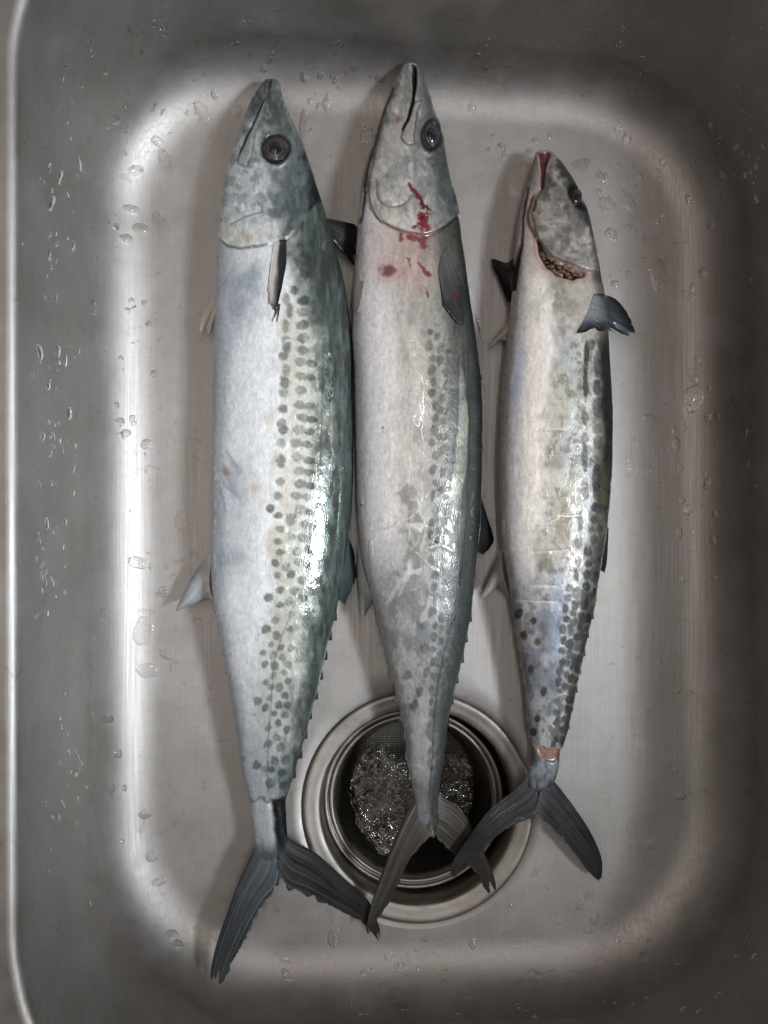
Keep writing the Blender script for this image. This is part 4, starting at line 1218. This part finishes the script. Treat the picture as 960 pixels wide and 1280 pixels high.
    disp = disp + .45 * (fbm(X, Y, 15, 26, 170, 3) - .5) + .2 * (n3 - .5)
    wet = .10 * sm(.5, .7, n2) + .5 * sm(1, -1, m_) + .4 * fl + .3 * cvm
    return disp, c, np.clip(wet, 0, 1)


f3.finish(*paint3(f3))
R3 = f3.root
eye(f3, 720.0, 248, 7.4, 15, -.42, nrm_mix=.2, ring=(.62, .5))
# gill filaments bulging in the open slit
gp = zz([(380, 640), (398, 655), (412, 690), (428, 668), (440, 705), (458, 690), (452, 735), (478, 720), (496, 735), (510, 712), (520, 750), (540, 726), (556, 756), (574, 738), (590, 752), (530, 770), (480, 752), (425, 712)], 590, 170, 4.364)
rr3 = np.random.RandomState(5)
GS = (0.8, 1.2, 0.95, 1.3, 0.7)
for i, (x, y) in enumerate(gp):
    th = np.linspace(0, 2 * np.pi, 18, endpoint=False); v = np.linspace(0, np.pi / 2, 7)
    l, n_ = f3.hit(x, y)
    zc_ = l.z
    a_ = .35 + rr3.uniform(-.5, .5)
    pts = []
    for q in v:
        rx, ry = GS[i % 5] * 6.2 * math.cos(q), GS[(i + 2) % 5] * 4.0 * math.cos(q)
        for t_ in th:
            w_ = 1 + .22 * math.sin(5 * t_ + i)
            u1, v1 = rx * w_ * math.cos(t_), ry * w_ * math.sin(t_)
            xx, yy = x + u1 * math.cos(a_) - v1 * math.sin(a_), y + u1 * math.sin(a_) + v1 * math.cos(a_)
            pts.append(at(xx, yy, zc_ - .001 + GS[(i + 1) % 5] * .0030 * math.sin(q)))
    V = np.array(pts)
    C = mix((0.20, 0.13, 0.085), (0.11, 0.065, 0.045), fbm(V[:, 0] / S, V[:, 1] / S, 3, 3, i))
    link_mesh('gill_filament', V, grid_faces(7, 18, True), M_FLESH, R3, C, np.full(len(V), .05))


def pec3(t, w, saw, X, Y):
    c = mix((0.30, 0.30, 0.31), (0.085, 0.09, 0.11), sm(.05, .55, w + (fbm(X, Y, 8, 12, 3) - .5) * .3))
    c = mix(c, (0.018, 0.019, 0.024), sm(.55, .95, w) * .85 + .35 * (1 - saw))
    return mix(c, (0.025, 0.025, 0.03), .7 * sm(.1, 0, t))


sheet('pectoral_fin', R3, [(742, 367), (739, 376), (734, 390), (728, 402)], [(752, 367), (770, 374), (785, 391), (795, 415), (791, 421), (781, 419), (772, 419), (762, 413), (752, 414), (742, 411), (731, 416), (722, 417)], [.030, .028], [.020, .026], pec3,
      nt=90, nw=36, nstripe=17, rag=.05, notch=[(.62, .035, .34), (.50, .025, .10), (.72, .03, .18), (.83, .03, .14)], on=f3, lift_=.0022, seed=41)
sheet('pectoral_fin', R3, [(640, 378), (640, 348), (642, 330)], [(633, 378), (623, 350), (612, 326), (616, 322), (632, 328), (642, 322)], .016, .010, blk, nt=50, nw=24, nstripe=9, rag=.15, seed=42)
sheet('pelvic_fin', R3, [(648, 388), (650, 398), (647, 410)], [(624, 414), (610, 432), (612, 436), (622, 428), (632, 430), (640, 424)], .024, .014, cream, nt=50, nw=26, nstripe=9, rag=.15, seed=43)
sheet('anal_fin', R3, [(628, 684), (627, 710), (636, 742)], [(614, 712), (601, 742), (600, 751), (612, 742), (622, 736), (636, 752)], .022, .013, fin_color((0.48, 0.45, 0.42), (0.36, 0.34, 0.32), (0.14, 0.13, 0.12), .5, 44), nt=50, nw=26, nstripe=12, rag=.08, seed=44)
sheet('second_dorsal_fin', R3, [(757, 656), (754, 690), (750, 712)], [(761, 660), (759, 700), (756, 716)], .022, .016, blk, nt=30, nw=14, nstripe=9, rag=.05, seed=45)
sheet('first_dorsal_fin', R3, [(760, 540), (762, 565), (759, 590)], [(764, 560), (765, 580), (762, 596)], .020, .014, darkf, nt=20, nw=10, nstripe=6, rag=.05, seed=46)
ys = np.linspace(762, 915, 8)
finlets(f3, [(float(np.interp(y, f3.Y, f3.XL)), y) for y in ys], 0, 5.5, 19, pale, -1)
ys = np.linspace(745, 905, 8)
finlets(f3, [(float(np.interp(y, f3.Y, f3.XR)), y) for y in ys], 0, 3.5, 18, darkf, 1)
t3 = lobe_color((0.085, 0.085, 0.088), (0.03, 0.03, 0.032), (0.016, 0.016, 0.018), 53)
sheet('tail_lobe', R3, [(664, 958), (647, 984), (613, 1011), (588, 1044), (567, 1075), (563, 1094)],
      [(676, 1012), (667, 1024), (647, 1030), (617, 1050), (588, 1080), (567, 1097)], [.0242, .0245, .0248], [.0242, .0244, .0243], t3,
      nt=110, nw=100, stripe='w', nstripe=15, ridge=.00010, rag=.07, rag_end=.03, seed=51)
sheet('tail_lobe', R3, [(684, 958), (693, 976), (713, 1002), (738, 1040), (752, 1073), (752, 1100)],
      [(668, 1014), (677, 1026), (690, 1037), (713, 1063), (737, 1092), (749, 1102)], [.0245, .0232, .017, .010], [.0249, .0232, .017, .010], t3,
      nt=110, nw=100, stripe='w', nstripe=15, ridge=.00010, rag=.08, rag_end=.03, notch=[(.42, .03, .12)], seed=53)


# ------------------------------------------------------------------ water drops on the steel
def drop_mesh(px, py, rx, ry, ang, h, seed, flat=2.0, lob=0.14, ns=22, nr=6):
    r0 = np.random.RandomState(seed)
    th = np.linspace(0, 2 * np.pi, ns, endpoint=False)
    out = 1 + sum(lob / (k ** 0.9) * r0.uniform(-1, 1) * np.cos(k * th + r0.uniform(0, 6.28)) for k in (1, 2, 3, 4, 5))
    ca, sa = math.cos(ang), math.sin(ang)
    l0, n0 = hit(px, py)
    if l0 is None:
        return None
    V, top, bot = [], [], []
    for i in range(nr + 1):
        r = math.sin(0.5 * math.pi * i / nr) if i else 0.02
        hh = h * max(0.0, 1 - r ** flat) ** 0.55
        for j in range(ns):
            u = rx * r * out[j] * math.cos(th[j]); v = ry * r * out[j] * math.sin(th[j])
            l, n_ = hit(px + u * ca - v * sa, py + u * sa + v * ca)
            if l is None:
                return None
            p = l + n_ * (hh - (0.00006 if i == nr else 0))
            q = l - n_ * 0.00018
            top.append(p[:]); bot.append(q[:])
    V = np.array(top + bot)
    n = len(top)
    F = grid_faces(nr + 1, ns, True)
    j = np.arange(ns); j2 = (j + 1) % ns; b0 = nr * ns
    side = np.stack([b0 + j, b0 + j + n, b0 + j2 + n, b0 + j2], -1)
    faces = [list(f) for f in np.vstack([F[:, ::-1], F + n, side[:, ::-1]])]
    faces += [list(range(ns)), list(range(n + ns - 1, n - 1, -1))]
    return V, faces


def add_drop(px, py, rx, ry, ang, h, seed, flat=2.0, lob=0.14):
    r = drop_mesh(px, py, rx, ry, ang, h, seed, flat, lob)
    if r is None:
        return None
    V, F = r
    c = V.mean(0)
    o = link_mesh('water_drop', V - c, F, M_WATER)
    o.location = c
    return o


BIG = [
    (208, 205, 8, 21, -.45, .9, 'long flat teardrop of water beside the head of the longest mackerel, upper of two'),
    (204, 285, 8, 24, -.5, .9, 'long flat teardrop of water beside the gill cover of the longest mackerel, lower of two'),
    (168, 213, 11, 6.5, .0, 1.2, 'plump bean-shaped water drop on the bright upper bend of the side wall'),
    (196, 176, 9, 6, .6, 1.2, 'plump water drop just below the brightest spot of the upper corner'),
    (176, 287, 11, 8, .4, 1.2, 'curled comma-shaped water drop on the bright wall bend'),
    (158, 299, 9, 6.5, .3, 1.2, 'rounded water drop lying lowest of the cluster on the bright wall bend'),
    (165, 262, 11, 6, .25, 1.2, 'oblong water drop topping the cluster on the bright wall bend'),
    (252, 137, 7, 15, -.6, .9, 'flat slanting water drop above the snout of the longest mackerel'),
    (268, 118, 5, 7, -.3, 1.1, 'egg-shaped water drop nearest the rear corner above the longest mackerel'),
    (157, 542, 8, 5, -.1, 1.1, 'small pointed water drop halfway down the bright wall bend'),
    (173, 703, 13, 8, .15, 1.1, 'large oval water drop beside the anal fin of the longest mackerel'),
    (228, 650, 8, 13, .2, .8, 'ragged flat water drop in the shadow edge of the longest mackerel'),
    (178, 786, 12, 22, .1, .7, 'broad irregular puddle of water below the anal fin tip of the longest mackerel'),
    (186, 838, 14, 11, .1, .7, 'irregular puddle with a wavy edge under the larger irregular puddle'),
    (207, 820, 4, 9, -.9, .9, 'thin slanting water drop right beside the two irregular puddles'),
    (182, 1018, 9, 6, -.3, 1.2, 'plump oval water drop, topmost of the row leading down to the lower corner'),
    (190, 1070, 9, 7, -.6, 1.2, 'kidney-shaped water drop in the row leading down to the lower corner'),
    (201, 1101, 11, 6, -.4, 1.2, 'long oval water drop lowest in the row above the lower corner'),
    (215, 1169, 8, 8, .2, 1.1, 'larger of the two touching round drops near the shadowed tail tip'),
    (223, 1181, 6, 6, .2, 1.1, 'smaller of the two touching round drops near the shadowed tail tip'),
    (475, 97, 7, 6, .3, 1.0, 'round water drop just left of the snout of the pale grey mackerel'),
    (380, 156, 7, 19, .0, .7, 'tall flat water drop close beside the snout of the longest mackerel'),
    (411, 122, 5, 8, -.15, 1.0, 'teardrop of water between the snouts of the two longer mackerel'),
    (379, 95, 4, 7, .0, 1.0, 'small upright water drop above the gap between the two longer mackerel'),
    (590, 135, 5, 8, .0, 1.0, 'U-shaped upright water drop between the pale grey and the smallest mackerel heads'),
    (650, 226, 14, 22, .3, .6, 'flat dark-edged puddle touching the head of the smallest mackerel'),
    (773, 161, 6, 6, .3, .9, 'round water drop highest above the smallest mackerel head'),
    (751, 222, 5, 9, -.3, 1.0, 'pear-shaped water drop just right of the smallest mackerel snout'),
    (783, 250, 7, 15, -.5, .8, 'crooked long water drop right of the eye of the smallest mackerel'),
    (764, 292, 9, 7, .4, .8, 'ragged water drop beside the gill cover of the smallest mackerel'),
    (757, 258, 12, 12, .1, .5, 'thin round film of water beside the eye of the smallest mackerel'),
    (728, 206, 11, 9, -.4, .5, 'thin film of water touching the snout of the smallest mackerel'),
    (821, 340, 10, 21, -.05, .7, 'tall ragged puddle right of the pectoral fin of the smallest mackerel'),
    (769, 356, 6, 6, .0, .8, 'round drop just above the pectoral fin of the smallest mackerel'),
    (803, 574, 20, 26, .35, .6, 'largest flat puddle with a dark rim right of the smallest mackerel'),
    (811, 524, 10, 8, .5, .6, 'branching film of water above the largest flat puddle'),
    (865, 371, 6, 5, -.2, 1.0, 'bright drop on the far wall bend level with the fan-shaped fin'),
    (869, 474, 5, 6, .0, 1.0, 'arched drop higher of two on the far wall bend'),
    (860, 638, 6, 7, .0, 1.0, 'arched drop lower of two on the far wall bend'),
    (851, 995, 7, 5, .3, 1.0, 'lone oval drop on the far wall bend level with the cut tail stalk'),
    (815, 1056, 7, 7, .2, .9, 'arched drop near the lower far corner above its bright patch'),
    (726, 1130, 5, 9, .2, .9, 'upright drop just below the black tail tip of the smallest mackerel'),
    (417, 1170, 7, 14, .1, .8, 'tall drop under the dark tail lobe of the longest mackerel'),
    (486, 1195, 6, 7, .0, 1.0, 'round drop below the crossing tail tips'),
    (591, 1179, 5, 7, .1, 1.0, 'drop just outside the drain edge at its lower side'),
    (357, 1218, 5, 8, -.2, 1.0, 'drop on the lower wall bend under the tail of the longest mackerel'),
]
for i, (x, y, rx, ry, an, h, lab) in enumerate(BIG):
    o = add_drop(x, y, rx, ry, an, h * 1.7e-3, 400 + i, 2.2 if h >= .9 else 5.0, .14 if h >= .9 else .24)
    if o: tag(o, lab, 'water drop', 'larger water drops in the sink')

OUT = [np.array(p) for p in ()]
rd = np.random.RandomState(77)
fish_polys = [[(l, y) for y, l in zip(f.Y[::12], f.XL[::12])] + [(r_, y) for y, r_ in zip(f.Y[::-12], f.XR[::-12])] for f in (f1, f2, f3)]
small = []


def scatter(n, xr, yr, rx, ry, region, tall=0.0, h=0.55, clump=0):
    k = 0
    cs_ = [(rd.uniform(*xr), rd.uniform(*yr)) for _ in range(max(clump, 1))]
    while k < n:
        if clump and rd.rand() < .75:
            cx_, cy_ = cs_[rd.randint(len(cs_))]
            x, y = cx_ + rd.normal() * 14, cy_ + rd.normal() * 22
        else:
            x, y = rd.uniform(*xr), rd.uniform(*yr)
        if not (-5 < x < 965 and -5 < y < 1285): continue
        if np.hypot(x - DC[0], y - DC[1]) < 155: continue
        if any(inside(np.array([x]), np.array([y]), p)[0] for p in fish_polys): k += 0.2; continue
        a = math.exp(rd.normal() * .38)
        a *= 1.22
        small.append((x, y, rx * a * rd.uniform(.75, 1.25), ry * a * rd.uniform(.75, 1.25), rd.uniform(-.35, .35), h * a, region))
        k += 1


scatter(95, (52, 92), (90, 900), 1.3, 3.4, 'wall', clump=16, h=.45)
scatter(40, (60, 120), (880, 1240), 1.2, 3.0, 'wall', clump=8, h=.45)
scatter(40, (95, 330), (8, 100), 2.0, 2.6, 'upper', clump=7)
scatter(75, (300, 960), (5, 110), 2.4, 2.0, 'upper', clump=12)
scatter(60, (890, 958), (120, 700), 1.9, 2.6, 'far', clump=10)
scatter(55, (250, 760), (1190, 1275), 2.6, 2.1, 'lower', clump=10)
scatter(60, (640, 955), (1130, 1275), 2.5, 2.2, 'lower', clump=9)
scatter(55, (128, 200), (130, 1150), 2.6, 2.6, 'bend', clump=14, h=.8)
scatter(40, (640, 860), (130, 440), 2.5, 3.4, 'floor', clump=9, h=.8)
scatter(26, (300, 640), (95, 250), 2.2, 3.0, 'floor', clump=6, h=.8)
scatter(36, (845, 890), (200, 700), 2.4, 3.4, 'farbend', clump=8, h=.8)
scatter(30, (180, 260), (120, 900), 2.0, 2.2, 'floor', clump=8, h=.6)
scatter(18, (770, 860), (460, 1100), 2.0, 2.2, 'floor', h=.5)
TXT = {'wall': ('small dark water droplet clinging to the bright side wall under the rim', 'droplets on the bright side wall'),
       'upper': ('small water droplet clinging to the dark wall above the fish heads', 'droplets on the wall above the heads'),
       'far': ('small water droplet on the dark wall beside the smallest mackerel', 'droplets on the dark side wall'),
       'lower': ('small water droplet clinging to the dark wall below the tails', 'droplets on the wall below the tails'),
       'bend': ('small clear water droplet on the bright bend beside the longest mackerel', 'droplets on the bright bend'),
       'farbend': ('small clear water droplet on the bend beside the smallest mackerel', 'droplets on the far bend'),
       'floor': ('small clear water droplet on the open sink floor between fish and wall', 'droplets on the sink floor')}
small.sort(key=lambda q: -q[2] * q[3])
N_SINGLE = 300 - len(BIG)
bulkV, bulkF, nb = [], [], 0
for i, (x, y, rx, ry, an, h, reg) in enumerate(small):
    if i < N_SINGLE:
        o = add_drop(x, y, rx, ry, an, h * 1e-3, 1000 + i, 2.0, .16)
        if o: tag(o, TXT[reg][0], 'water drop', TXT[reg][1])
    else:
        r = drop_mesh(x, y, rx, ry, an, h * 1e-3, 1000 + i, 2.0, .16, 12, 4)
        if r is None: continue
        bulkV.append(r[0]); bulkF += [[int(q) + nb for q in f] for f in r[1]]; nb += len(r[0])
o = link_mesh('water_droplets', np.vstack(bulkV), bulkF, M_WATER)
o['kind'] = 'stuff'; o['label'] = 'fine spray of the tiniest water droplets over the steel walls and floor'; o['category'] = 'water'
